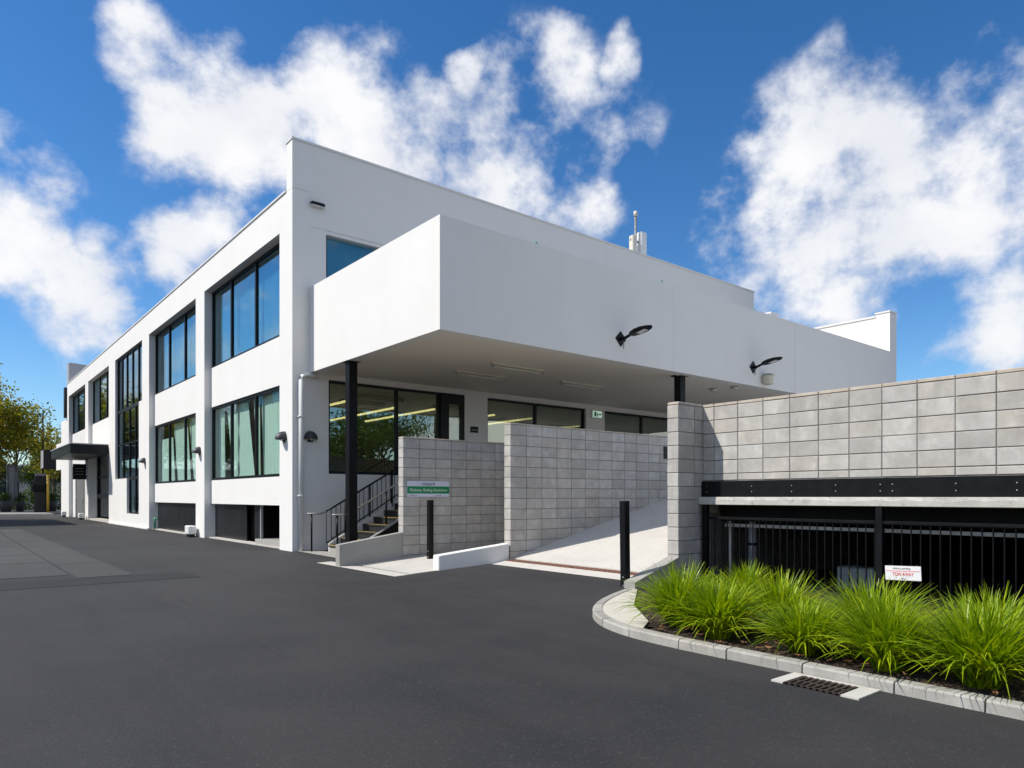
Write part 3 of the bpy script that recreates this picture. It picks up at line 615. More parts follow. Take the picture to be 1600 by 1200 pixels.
for k in range(3): B('button', [(5.42 + k * .08, 5.47 + k * .08, -.026, -.0205, 3.29, 3.34)], 'print_grey', t_)
# rooftop things
t_ = thing('phone_mast', (16.5, 3.2, 8.7), 'pale phone antenna mast standing on the roof behind the parapet', 'antenna')
T('pole', [(16.45, 3.2, 8.7), (16.45, 3.2, 13.4)], .05, 'steel_pipe', t_); T('tip', [(16.45, 3.2, 13.4), (16.45, 3.2, 13.6)], .085, 'cream_plastic', t_, 10)
B('panel_antenna', [(16.60, 16.98, 3.0, 3.3, 11.3, 12.75)], 'white_plastic', t_, .04); B('panel_antenna', [(16.12, 16.32, 3.05, 3.3, 11.2, 12.5)], 'cream_plastic', t_, .03)
B('radio_unit', [(16.33, 16.44, 3.1, 3.35, 11.9, 12.4), (15.9, 16.1, 3.1, 3.4, 10.9, 11.8)], 'white_plastic', t_, .015); B('bracket', [(16.1, 17.0, 3.17, 3.23, 12.28, 12.36), (16.1, 17.0, 3.17, 3.23, 11.5, 11.58)], 'dull_pipe', t_)
t_ = thing('vent_box', (16.9, -2.5, 6.3), 'small white box vent standing on the canopy roof', 'vent')
B('casing', [(16.65, 17.15, -3.0, -2.0, 6.3, 8.0)], 'white_plastic', t_); B('lid', [(16.62, 17.18, -3.03, -1.97, 8.0, 8.06)], 'white_plastic', t_)
for x0, nm in ((2.95, 'leftmost'), (7.05, 'middle'), (11.15, 'rightmost')):
    bm = bmesh.new(); prism(bm, [(x0 - .09, VC + .1), (x0 + .09, VC + .1), (x0 + .09, VC + .26), (x0 - .09, VC + .26)], fz1, fz1 + .02)
    bmesh.ops.create_cone(bm, segments=4, radius1=.09, radius2=.015, depth=.10, matrix=Matrix.Translation((x0, VC + .18, fz1 + .07)) @ Matrix.Rotation(R(45), 4, 'Z'))
    tag(fin('roof_anchor', bm, 'green_paint', origin=(x0, VC + .18, fz1)), 'tiny dark green anchor on the canopy edge, %s of three' % nm, 'roof anchor', 'anchors along the canopy edge')

# ------------------------------------------------------------------ concrete block walls
def block_mesh(lx, ly, lz, key, mat):
    k = (round(lx, 3), round(ly, 3), round(lz, 3), mat)
    if k not in BM_:
        bm = bmesh.new(); box(bm, -lx / 2, lx / 2, -ly / 2, ly / 2, -lz / 2, lz / 2, bev=0.005)
        bmesh.ops.recalc_face_normals(bm, faces=bm.faces)
        me = bpy.data.meshes.new('block'); bm.to_mesh(me); bm.free(); me.materials.append(M[mat]); BM_[k] = me
    return BM_[k]
BM_ = {}
def blocks(parent, ax, n0, n1, a0, na, z_top, courses, mat='block_stone', floor=None, step=0.4, first=None, rnd=random.Random(5), depth=None):
    """stack-bonded courses going down from z_top; step>0 runs along +axis, <0 along -axis"""
    J = 0.010
    for i in range(na):
        a_lo = a0 + step * i; a_hi = a_lo + step
        if a_lo > a_hi: a_lo, a_hi = a_hi, a_lo
        z = z_top
        for hgt in courses:
            zl = z - hgt
            if floor is None or z > floor((a_lo + a_hi) / 2) - 0.02:
                jn = rnd.uniform(-.003, .003)
                lx, ly = (n1 - n0, a_hi - a_lo - J) if ax == 'u' else (a_hi - a_lo - J, n1 - n0)
                me = block_mesh(lx, ly, hgt - J, 0, mat if hgt > .07 else 'block_cap')
                c = ((n0 + n1) / 2 + jn, (a_lo + a_hi) / 2, (z + zl) / 2) if ax == 'u' else ((a_lo + a_hi) / 2, (n0 + n1) / 2 + jn, (z + zl) / 2)
                link('block', me, None, parent, c)
            z = zl
rampz = lambda u: 0.155 + 0.2465 * (u - 1.55)
V1, V2, V3 = -4.17, -6.48, -10.33
wa = thing('block_wall', (0.66, V1, 0), 'grey block wall carrying the green sign, left of the car ramp', 'block wall')
blocks(wa, 'v', V1, V1 + .19, 0.66, 10, 2.59, [.04] + [.2] * 13, floor=lambda a: -0.05)
B('mortar_core', [(0.672, 4.64, V1 + .008, V1 + .182, -0.1, 2.58)], 'mortar', wa)
wb = thing('block_wall', (1.60, V2, 0), 'tall grey block wall along the left side of the car ramp', 'block wall')
blocks(wb, 'v', V2, V2 + .19, 1.62, 16, 2.75, [.035] + [.2] * 13, floor=lambda a: rampz(a) - .25)
B('mortar_core', [(1.632, 8.0, V2 + .008, V2 + .182, -0.1, 2.74)], 'mortar', wb)
B('plaque', [(6.15, 6.45, V2 - .012, V2 - .001, 2.22, 2.50)], 'frame_black', wb)
wc = thing('block_wall', (1.64, V3, 0), 'block pier and wall on the right side of the car ramp', 'block wall')
blocks(wc, 'v', V3, V3 + .20, 1.64, 13, 2.745, [.045] + [.2] * 13, floor=lambda a: (-0.1 if a < 2.4 else 1.25))
B('mortar_core', [(1.652, 6.82, V3 + .008, V3 + .192, -0.1, 2.735)], 'mortar', wc)
UG = 2.235
wd = thing('block_wall', (UG, V3, 1.58), 'sunlit pale block parapet above the car park opening', 'block wall')
blocks(wd, 'u', UG, UG + .19, V3 - .001, 1, 2.738, [.05] + [.2] * 5 + [.1], step=-.2); blocks(wd, 'u', UG, UG + .19, V3 - .201, 15, 2.738, [.05] + [.2] * 5 + [.1], step=-.4)
B('mortar_core', [(UG + .008, UG + .182, V3 - 6.19, V3 - .003, 1.57, 2.73)], 'mortar', wd)
ch = B('steel_channel', [(UG - .035, UG + .10, -16.52, V3 - .002, 1.345, 1.578)], 'black_steel', wd)
bm = bmesh.new()
y = V3 - .12; k = 0
for y in (V3 - .10, V3 - .85, V3 - 1.45, V3 - 2.05, V3 - 2.60, V3 - 2.74, V3 - 3.42, V3 - 4.0, V3 - 4.7):
    for z in (1.42, 1.50):
        bm = bmesh.new(); tube(bm, [(UG - .035, y, z), (UG - .045, y, z)], .007, 6); fin('bolt', bm, 'bolt_zinc', ch)
# car park deck and what is under it
dk = thing('parking_deck', (2.2, -10.3, 1.2), 'raised concrete parking deck above a dark undercroft', 'parking deck')
bm = bmesh.new(); nseg = 60; r9 = random.Random(9)
pts = []
for i in range(nseg + 1):
    yv = V3 - .001 - 6.2 * i / nseg; pts.append((UG - .10 - (r9.random() ** 2) * .0, yv))
vs_t = [bm.verts.new((x + .012 * r9.random(), y, 1.345)) for x, y in pts]
vs_m = [bm.verts.new((x - .006 * r9.random(), y, 1.315 - .03 * r9.random())) for x, y in pts]; vs_b = [bm.verts.new((x, y, 1.235)) for x, y in pts]
vi_t = [bm.verts.new((UG + .3, y, 1.345)) for x, y in pts]; vi_b = [bm.verts.new((UG + .3, y, 1.235)) for x, y in pts]
for i in range(nseg):
    for a, b in ((vs_t, vs_m), (vs_m, vs_b), (vi_t, vs_t), (vs_b, vi_b)): bm.faces.new((a[i], a[i + 1], b[i + 1], b[i]))
fin('ledge', bm, 'ledge_concrete', dk)
B('slab', [(UG + .3, 20.2, -30, V3 - .0, 1.22, 1.44), (6.99, 20.2, V3 + .001, -.01, 1.22, 1.50), (4.4, 6.985, V1 + .2, -.01, 1.22, 1.50)], 'concrete_deck', dk)  # first box extended out of view to bounce light onto soffit and fascia
B('beam', [(UG + .42, UG + .75, -16.6, V3 - .01, 0.98, 1.219)], 'shaded_concrete', dk)
B('deck_parapet', [(20.0, 20.2, -30, -5.9, 1.441, 2.75), (2.6, 20.0, -30, -29.8, 1.441, 2.75)], 'concrete_grey', dk)
B('retaining_wall', [(UG + .02, UG + .22, -30, -16.82, 0, 2.7)], 'concrete_grey', dk)
B('undercroft_wall', [(11.3, 13.0, V3 - .02, V3 + .1, 0, 1.22), (13.0, 13.2, -16.6, V3, 0.0, 1.22), (UG + .2, 13.0, -16.8, -16.6, 0, 1.22)], 'shaded_block', dk)
ws = thing('block_wall', (2.5, V3, 0), 'dim block wall seen through the railings inside the undercroft', 'block wall')
blocks(ws, 'v', V3 - .03, V3 + .15, 2.62, 22, 1.20, [.2] * 6, mat='shaded_stone'); B('mortar_core', [(2.63, 11.4, V3 - .01, V3 + .10, 0, 1.2)], 'mortar', ws)
sheet('undercroft_floor', [(UG + .05, -16.6), (13, -16.6), (13, V3), (UG + .05, V3)], 0.02, 'asphalt_dark')  # dark asphalt tone helps keep the undercroft in gloom
# ramp, apron and channel drain
bm = bmesh.new(); prism(bm, [(1.22, V2 + .3), (1.22, -10.13), (1.48, -10.13), (1.48, V2 + .3)], -.1, lambda x, y: .10 + (x - 1.22) * .2); tag(fin('ramp_threshold', bm, 'concrete_pale'), kind='structure')
bm = bmesh.new(); prism(bm, [(1.68, V2), (1.68, V3 + .2), (7.0, V3 + .2), (7.0, V2)], lambda x, y: rampz(x) - .2, lambda x, y: rampz(x)); tag(fin('car_ramp', bm, 'concrete_pale'), kind='structure')
bm = bmesh.new(); NA, NB = 16, 26; ag = {}
for a in range(NA + 1):
    for b in range(NB + 1):
        x = -1.5 + 2.72 * a / NA; y = -11.4 + (V2 + .12 + 11.4) * b / NB; q = min(1, max(0, (y + 11.2) / 1.1)); q = q * q * (3 - 2 * q)
        ag[a, b] = bm.verts.new((x, y, -.012 + max(0, x + 1.3) * .0446 * q))
for a in range(NA):
    for b in range(NB): bm.faces.new((ag[a, b], ag[a + 1, b], ag[a + 1, b + 1], ag[a, b + 1]))
tag(fin('ramp_approach', bm, 'asphalt'), kind='structure')
t_ = thing('channel_drain', (1.6, -8.4, .15), 'long rusty channel drain across the foot of the car ramp', 'drain')
B('channel', [(1.481, 1.679, V3 + .21, V2 - .002, 0.02, .140)], 'dark_grate', t_)
for k in range(36): 
    y = V2 - .03 - k * .1005; B('grate_bar', [(1.485, 1.675, y - .085, y, .140, .172)], 'rust_grate', t_)
# pedestrian ramp strips, wing wall and white low kerb wall
sheet('path_strip', [(-.78, -6.55), (-.42, -6.45), (-.42, -3.1), (-.78, -3.2)], .008, 'concrete_pale')
bm = bmesh.new(); prism(bm, [(-.36, -6.22), (.24, -6.05), (1.62, -6.40), (4.3, -6.28), (4.3, V1), (-.36, V1)], -.05, lambda x, y: .014 + max(0, x - .2) * .083); tag(fin('walking_ramp', bm, 'concrete_pale'), kind='structure')
sheet('stair_apron', [(-.05, -4.0), (.62, -4.0), (.62, -.02), (.10, -.02)], .012, 'concrete_grey')
bm = bmesh.new(); prism(bm, [(-.74, V1), (.655, V1), (.655, V1 + .17), (-.74, V1 + .17)], -.05, lambda x, y: .42 + (x + .74) * .14)
tag(fin('wing_wall', bm, 'concrete_grey', origin=(-.74, V1, 0)), 'low sloping concrete wing wall at the foot of the stairs', 'low wall')
bm = bmesh.new(); prism(bm, [(.27, -6.09), (1.60, -6.47), (1.60, -6.30), (.27, -5.90)], -.05, lambda x, y: .285 + (x - .27) * .14)
bmesh.ops.bevel(bm, geom=[e for e in bm.edges], offset=.012, segments=1, affect='EDGES')
tag(fin('low_wall', bm, 'shade_render', origin=(.27, -6.0, 0)), 'low sloping white wall at the foot of the taller ramp wall', 'low wall')
bm = bmesh.new(); prism(bm, [(.69, V3), (1.645, V3), (1.645, V3 + .2), (.69, V3 + .2)], -.05, lambda x, y: .17 + (x - .69) * .305)
tag(fin('low_wall', bm, 'concrete_grey', origin=(.69, V3, 0)), 'short sloping concrete wall between the front bollard and the block pier', 'low wall')

# ------------------------------------------------------------------ stairs and railings
st = thing('stairs', (.6, -1.4, 0), 'dark open staircase with yellow nosing studs rising behind the block wall', 'stairs')
NS, RI, TR = 9, 0.168, 0.30; s0, sv0, sv1 = 0.62, -2.35, -.72
for k in range(NS):
    x = s0 + k * TR; z = (k + 1) * RI
    tr = B('tread', [(x, x + TR + .03, sv0, sv1, z - .045, z)], 'stair_rubber', st, .004)
    B('riser', [(x + .015, x + .03, sv0, sv1, z - RI, z - .046)], 'concrete_grey' if k == 0 else 'stair_rubber', st)
    if k:
        for j in range(9): 
            y = sv0 + .15 + j * .165; B('nosing_stud', [(x + .01, x + .055, y, y + .115, z + .0005, z + .006)], 'stud_yellow', tr)
B('nosing', [(s0 - .004, s0 + .05, sv0, sv1, RI + .0005, RI + .006)], 'stud_yellow', st)
def slope_bar(name, y0, y1, x0, x1, zoff0, zoff1, mat, par):
    f = lambda x: (x - s0) / TR * RI
    bm = bmesh.new(); prism(bm, [(x0, y0), (x1, y0), (x1, y1), (x0, y1)], lambda x, y: max(.0, f(x) + zoff0), lambda x, y: f(x) + zoff1); return fin(name, bm, mat, par)
sg = slope_bar('stringer', sv0 - .09, sv0 - .001, s0 - .1, s0 + NS * TR, -.10, .26, 'black_steel', st)
slope_bar('stringer_cap', sv0 - .10, sv0 + .01, s0 - .12, s0 + NS * TR, .261, .285, 'dull_pipe', st)
slope_bar('stringer', sv1 + .001, sv1 + .05, s0 + .02, s0 + NS * TR, -.10, .20, 'shade_render', st)
for k in range(6): B('bolt', [(s0 + .3 + k * .4 - .012, s0 + .3 + k * .4 + .012, sv0 - .105, sv0 - .0905, .20 + k * .224, .225 + k * .224)], 'bolt_zinc', sg)
slp = lambda x: (x - s0) / TR * RI
def handrail(y, label, posts, x1, end=True):
    t_ = thing('handrail', (s0, y, 0), label, 'handrail')
    pts = [(s0 - .38, y, .93), (s0 - .05, y, .93), (s0 + .05, y, .96), (x1, y, slp(x1) + .93)]
    T('rail', pts, .022, 'steel_pipe', t_, 8)
    for x in posts: T('post', [(x, y, max(0, slp(x)) if x > s0 else 0), (x, y, max(.93, slp(x) + .93) - .01)], .024, 'black_steel', t_, 8)
    return t_
handrail(-.36, 'round handrail along the building wall beside the stairs', [s0 - .28, s0 + 1.3, s0 + 2.6], s0 + 2.9)
t_ = thing('balustrade', (s0, sv1, 0), 'black baluster railing on the wall side of the stairs', 'railing')
f0 = s0 - .05
T('top_rail', [(f0, sv1 + .02, 1.0), (s0 + .1, sv1 + .02, 1.02 + slp(s0 + .1)), (s0 + 2.7, sv1 + .02, slp(s0 + 2.7) + 1.02)], .022, 'black_steel', t_)
T('bottom_rail', [(f0, sv1 + .02, .22), (s0 + .1, sv1 + .02, .27 + slp(s0 + .1)), (s0 + 2.7, sv1 + .02, slp(s0 + 2.7) + .36)], .016, 'black_steel', t_)
for k in range(22):
    x = s0 - .05 + k * .125; T('baluster', [(x, sv1 + .02, max(.22, slp(x) + .26)), (x, sv1 + .02, max(1.0, slp(x) + 1.02))], .009, 'black_steel', t_, 6)
for x in (s0 + .45, s0 + 1.75): T('post', [(x, sv1 + .02, slp(x) + .1), (x, sv1 + .02, slp(x) + 1.06)], .028, 'black_steel', t_, 6)
handrail(-1.75, 'round handrail on the open side of the stairs behind the black column', [s0 - .26, s0 + 1.0, s0 + 2.1], s0 + 2.7)

# ------------------------------------------------------------------ bollards, sign boards
def bollard(x, y, z0, h, label, yellow=False, lean=0.0):
    t_ = thing('bollard', (x, y, z0), label, 'bollard', 'black square steel posts')
    bm = bmesh.new(); w_ = .052
    box(bm, x - w_, x + w_, y - w_, y + w_, z0, z0 + h, bev=.006); fin('post', bm, 'black_steel', t_)
    B('base_plate', [(x - .09, x + .09, y - .09, y + .09, z0 - .004, z0 + .010)], 'dull_pipe', t_)
    for z in (.08, .20):
        bm = bmesh.new(); tube(bm, [(x - w_ - .001, y - .01, z0 + z), (x - w_ - .010, y - .01, z0 + z)], .011, 6); fin('bolt', bm, 'bolt_zinc', t_)
    t_.rotation_euler = (0, lean, 0)
    return t_
bollard(.80, -10.06, .02, 1.27, 'black steel bollard on the concrete island at the foot of the ramp', lean=R(-1.0))
bollard(.93, -4.78, .06, 1.22, 'black steel bollard below the green sign')
g = thing('parking_sign', (1.26, V1, 1.5), 'white and green parking sign fixed to the grey block wall', 'sign')
B('board', [(.745, 1.785, V1 - .022, V1 - .004, 1.345, 1.675)], 'sign_lilac', g); B('green_band', [(.746, 1.784, V1 - .0255, V1 - .0225, 1.415, 1.565)], 'sign_green', g)
text('lettering', 'citepark', .105, 'print_black', g, (1.26, V1 - .0235, 1.618), 'v'); text('lettering', 'Madenas, Parking Extensions', .09, 'sign_white', g, (1.26, V1 - .027, 1.487), 'v', .3, width=.93)
text('lettering', 'telephone', .035, 'print_grey', g, (.89, V1 - .0235, 1.378), 'v', width=.18); text('lettering', 'car park', .035, 'print_grey', g, (1.52, V1 - .0235, 1.378), 'v', width=.14)

# ------------------------------------------------------------------ railing fence in front of the undercroft
fc = thing('railing_fence', (UG - .06, V3, 0), 'black vertical bar fence across the undercroft opening', 'fence')
uf = UG - .05
B('top_rail', [(uf - .025, uf + .025, -16.5, V3 - .06, 1.015, 1.055)], 'black_steel', fc, .004); B('bottom_rail', [(uf - .02, uf + .02, -16.5, V3 - .06, .14, .18)], 'black_steel', fc)
for y in (V3 - .09, -12.93, -15.6): B('post', [(uf - .04, uf + .04, y - .04, y + .04, .05, 1.234)], 'black_steel', fc, .004)
barm = None; y = V3 - .25
while y > -16.45:
    if min(abs(y + 12.93), abs(y + 15.6)) > .055:
        if barm is None: bm = bmesh.new(); tube(bm, [(0, 0, -.42), (0, 0, .42)], .009, 6); barm = bpy.data.meshes.new('bar'); bm.to_mesh(barm); bm.free(); barm.materials.append(M['black_steel'])
        link('bar', barm, None, fc, (uf, y, .595))
    y -= .104
B('pale_strip', [(uf + .30, uf + .33, -16.4, V3 - .22, .90, .945)], 'ledge_concrete', fc)
t_ = thing('drain_pipe', (2.75, -10.85, 0), 'grey vertical drain pipe behind the railing fence', 'pipe')
T('pipe', [(2.75, -10.85, 0.02), (2.75, -10.85, 1.22)], .062, 'dull_pipe', t_, 12); T('collar', [(2.75, -10.85, .62), (2.75, -10.85, .66)], .068, 'frame_black', t_, 12)
t_ = thing('drain_pipe', (2.9, -10.45, 0), 'thin pale pipe in the corner of the undercroft', 'pipe'); T('pipe', [(2.7, -10.5, 0.02), (2.7, -10.5, 1.22)], .022, 'white_plastic', t_, 8)
t_ = thing('storage_box', (3.3, -12.2, 0), 'pale low box on the undercroft floor behind the grasses', 'box'); B('shell', [(3.2, 3.5, -12.5, -11.9, 0.02, .36)], 'dull_pipe', t_, .02)
cl = thing('marked_column', (5.5, -14.3, 0), 'dark column with orange chevrons deep in the undercroft', 'column'); B('shaft', [(6.4, 6.8, -14.25, -13.85, 0.02, 1.22)], 'shaded_concrete', cl)
for k in range(4):
    bm = bmesh.new(); z = .35 + k * .16
    for a, b in ((-14.2, -14.05), (-14.05, -13.9)):
        za, zb = (z + .09, z) if a < -14.1 else (z, z + .09)
        vs = [bm.verts.new(q) for q in ((6.392, a, za), (6.392, b, zb), (6.392, b, zb + .07), (6.392, a, za + .07))]; bm.faces.new(vs)
    bmesh.ops.solidify(bm, geom=list(bm.faces), thickness=.004); fin('chevron', bm, 'chevron_orange', cl)
g = thing('warning_sign', (uf - .03, -13.2, .44), 'small white and red tow-away notice wired to the black fence', 'sign')
bm = bmesh.new(); box(bm, uf - .022, uf - .016, -13.40, -13.0, .355, .525); bd = fin('board', bm, 'sign_white', g)
text('lettering', 'TOW AWAY', .06, 'print_red', g, (uf - .0235, -13.2, .425), 'u', width=.235); text('lettering', 'visitors parking', .035, 'print_grey', g, (uf - .0235, -13.185, .496), 'u', width=.20)
B('red_rule', [(uf - .0245, uf - .0222, -13.39, -13.01, .462, .471)], 'print_pink', g); text('lettering', 'zone', .022, 'print_black', g, (uf - .0235, -13.2, .376), 'u')
for y in (-13.35, -13.05): T('wire_tie', [(uf - .024, y, .52), (uf + .012, y, .53), (uf - .010, y, .535)], .002, 'bolt_zinc', g, 4)
g.rotation_euler = (R(-2.5), 0, 0)

# ------------------------------------------------------------------ kerb island and garden bed
path = [(.60, -10.22), (.25, -10.36), (-.35, -10.66), (-.85, -10.98), (-1.18, -11.32), (-1.42, -11.70), (-1.56, -12.05), (-1.62, -12.45), (-1.64, -12.9), (-1.65, -17.4)]
def resample(P, d):
    out = [Vector(P[0])]; P = [Vector(p) for p in P]
    for a, b in zip(P, P[1:]):
        n = max(1, int((b - a).length / d)); out += [a.lerp(b, (k + 1) / n) for k in range(n)]
    return out
fine = resample(path, .06)
for _ in range(40): fine = [fine[0]] + [fine[i] * .5 + (fine[i - 1] + fine[i + 1]) * .25 for i in range(1, len(fine) - 1)] + [fine[-1]]
kb = thing('kerb', (-1.6, -12, 0), 'pale kerb stones curving round the planted island', 'kerb', kind='structure')
tang = [(fine[min(i + 1, len(fine) - 1)] - fine[max(i - 1, 0)]).normalized() for i in range(len(fine))]
inn = [Vector((-t2.y, t2.x)) for t2 in tang]          # left of travel = inside the island
rk = random.Random(21); i = 0
while i < len(fine) - 2:
    L = rk.choice([7, 8, 9]) if i < 34 else rk.choice([9, 10, 11, 8]); j = min(i + L, len(fine) - 1)
    bm = bmesh.new(); rings = []; dz = rk.uniform(-.004, .004); dn = rk.uniform(-.004, .004)
    for k in range(i, j + 1):
        c, n_ = fine[k], inn[k]
        if k == i: c = c + tang[k] * .006
        if k == j: c = c - tang[k] * .006
        rings.append([bm.verts.new((c.x + n_.x * (o_ + dn), c.y + n_.y * (o_ + dn), z)) for o_, z in ((0, -.06), (0.003, .070 + dz), (.016, .084 + dz), (.108, .087 + dz), (.112, .080 + dz), (.112, -.06))])
    for a, b in zip(rings, rings[1:]):
        for k in range(6): bm.faces.new((a[k], a[(k + 1) % 6], b[(k + 1) % 6], b[k]))
    bm.faces.new(rings[0]); bm.faces.new(rings[-1][::-1]); fin('kerbstone', bm, 'kerb_stone', kb); i = j
inner = [fine[k] + inn[k] * .114 for k in range(len(fine))]
ic = [p_ for p_ in inner if p_.y > -12.30]
bm = bmesh.new(); prism(bm, [(p_.x, p_.y) for p_ in ic] + [(-1.10, -12.05), (-.4, -11.25), (.70, -10.36), (.70, -10.2)], -.05, .080); tag(fin('island_paving', bm, 'concrete_cream'), kind='structure')
bm = bmesh.new()
NX, NY = 26, 44; gg = {}
for a in range(NX + 1):
    for b in range(NY + 1):
        x = -1.52 + (UG - .08 + 1.52) * a / NX; y = -17.3 + (V3 + 17.28) * b / NY
        gg[a, b] = bm.verts.new((x, y, .045 + .03 * rk.random()))
for a in range(NX):
    for b in range(NY):
        cxm, cym = (gg[a, b].co.x + gg[a + 1, b].co.x) / 2, (gg[a, b].co.y + gg[a, b + 1].co.y) / 2
        if cym > -12.0 + (cxm + 1.1) * .95 and cxm < .7: continue
        bm.faces.new((gg[a, b], gg[a + 1, b], gg[a + 1, b + 1], gg[a, b + 1]))
bmesh.ops.delete(bm, geom=[v for v in bm.verts if not v.link_faces], context='VERTS')
tag(fin('garden_soil', bm, 'mulch'), kind='structure')
# litter of dry leaves on the soil
bm = bmesh.new()
for _ in range(260):
    x = rk.uniform(-1.46, .2); y = rk.uniform(-16.5, -12.3); a = rk.uniform(0, 6.28); s = rk.uniform(.015, .045); z = .078 + rk.uniform(0, .015)
    ca, sa = math.cos(a) * s, math.sin(a) * s
    vs = [bm.verts.new((x + ca * 1.6, y + sa * 1.6, z + rk.uniform(0, .02))), bm.verts.new((x - sa * .6, y + ca * .6, z)), bm.verts.new((x - ca * 1.6, y - sa * 1.6, z + rk.uniform(0, .02))), bm.verts.new((x + sa * .6, y - ca * .6, z + .008))]; bm.faces.new(vs)
tag(fin('leaf_litter', bm, 'dead_leaf'), 'brown dead leaves scattered on the garden soil', 'leaves', kind='stuff')
# storm drain let into the asphalt beside the kerb
t_ = thing('storm_drain', (-1.85, -14.15, 0), 'iron storm drain grate in a pale concrete surround beside the kerb', 'drain')
sr = [(-2.06, -1.99), (-1.72, -1.655)]
B('surround', [(-1.99, -1.655, -14.02, -13.93, -.05, .012), (-1.99, -1.655, -14.56, -14.44, -.05, .012), (-1.70, -1.655, -14.44, -14.02, -.05, .0115)], 'concrete_pale', t_)
B('pit_shade', [(-1.99, -1.70, -14.44, -14.02, -.05, .003)], 'black_panel', t_)  # shallow black plate in place of the darkness below the grate
for k in range(9): B('grate_bar', [(-1.985, -1.705, -14.425 + k * .046, -14.403 + k * .046, .003, .014)], 'dark_grate', t_)
for x in (-1.985, -1.86, -1.745): B('grate_frame', [(x, x + .02, -14.435, -14.025, .003, .0135)], 'dark_grate', t_)

# grasses
def grass(x, y, z, h, spread, n, seed, label):
    r = random.Random(seed); bm = bmesh.new()
    for _ in range(n):
        a = r.uniform(0, 2 * math.pi); br = spread * .10 * math.sqrt(r.random()); a0_ = r.uniform(0, 6.28)
        bx_, by_ = br * math.cos(a0_), br * math.sin(a0_)
        lean = r.random() ** .72; L = h * r.uniform(.75, 1.18) * (1.12 if lean > .6 else 1); w0 = r.uniform(.006, .0115)
        d = Vector((math.cos(a), math.sin(a), 0)); sd = Vector((-math.sin(a), math.cos(a), 0)); twist = r.uniform(-.6, .6)
        prev = None; ang = R(88 - 50 * lean); drop = R(r.uniform(25, 72) * (.35 + lean * 1.1)); P_ = Vector((bx_, by_, 0)); NSG = 5
        for k in range(NSG + 1):
            s = k / NSG; wd_ = w0 * (1 - s ** 2.2) + .0006
            ss = (sd * math.cos(twist * s) + Vector((0, 0, 1)) * math.sin(twist * s)) * wd_
            cur = (bm.verts.new(P_ - ss), bm.verts.new(P_ + ss))
            if prev: bm.faces.new((prev[0], prev[1], cur[1], cur[0]))
            prev = cur; th = ang - drop * (s ** 1.3); P_ = P_ + (d * math.cos(th) + Vector((0, 0, 1)) * math.sin(th)) * (L / NSG)
    me = bpy.data.meshes.new('grass_plant'); bm.to_mesh(me); bm.free()
    for f in me.polygons: f.use_smooth = True
    o = link('grass_plant', me, 'blade_green', None, (x, y, z))
    return tag(o, label, 'plant', 'tufted grasses along the kerb')
GP = [(-1.0, -12.38, .62, 1.0, 900, 'large bright green grass tuft nearest the black bollard'),
      (-1.16, -12.92, .56, 1.0, 820, 'bright green grass tuft second from the bollard'),
      (-.45, -13.14, .58, .85, 680, 'upright green grass tuft set back below the left part of the fence'),
      (-1.22, -13.78, .50, .85, 680, 'compact light green grass tuft beside the storm drain'),
      (-.60, -14.05, .62, 1.0, 800, 'broad green grass tuft set back below the tow-away notice'),
      (-1.22, -14.42, .58, .95, 800, 'green grass tuft leaning over the kerb right of the storm drain'),
      (-1.18, -15.02, .62, 1.05, 900, 'large green grass tuft at the right edge of the picture'),
      (.75, -12.0, .50, .8, 600, 'grass tuft in the corner below the block pier'),
      (-.35, -14.85, .56, .9, 850, 'grass tuft set back at the right edge of the picture'),
      (-1.05, -15.8, .58, .95, 700, 'grass tuft just beyond the right edge of the picture'),
      (-.5, -16.4, .6, .95, 700, 'last grass tuft of the bed, beyond the right edge of the picture')]
for k, (x, y, h, s, n, l) in enumerate(GP): grass(x, y, .055, h, s, n, 40 + k, l)

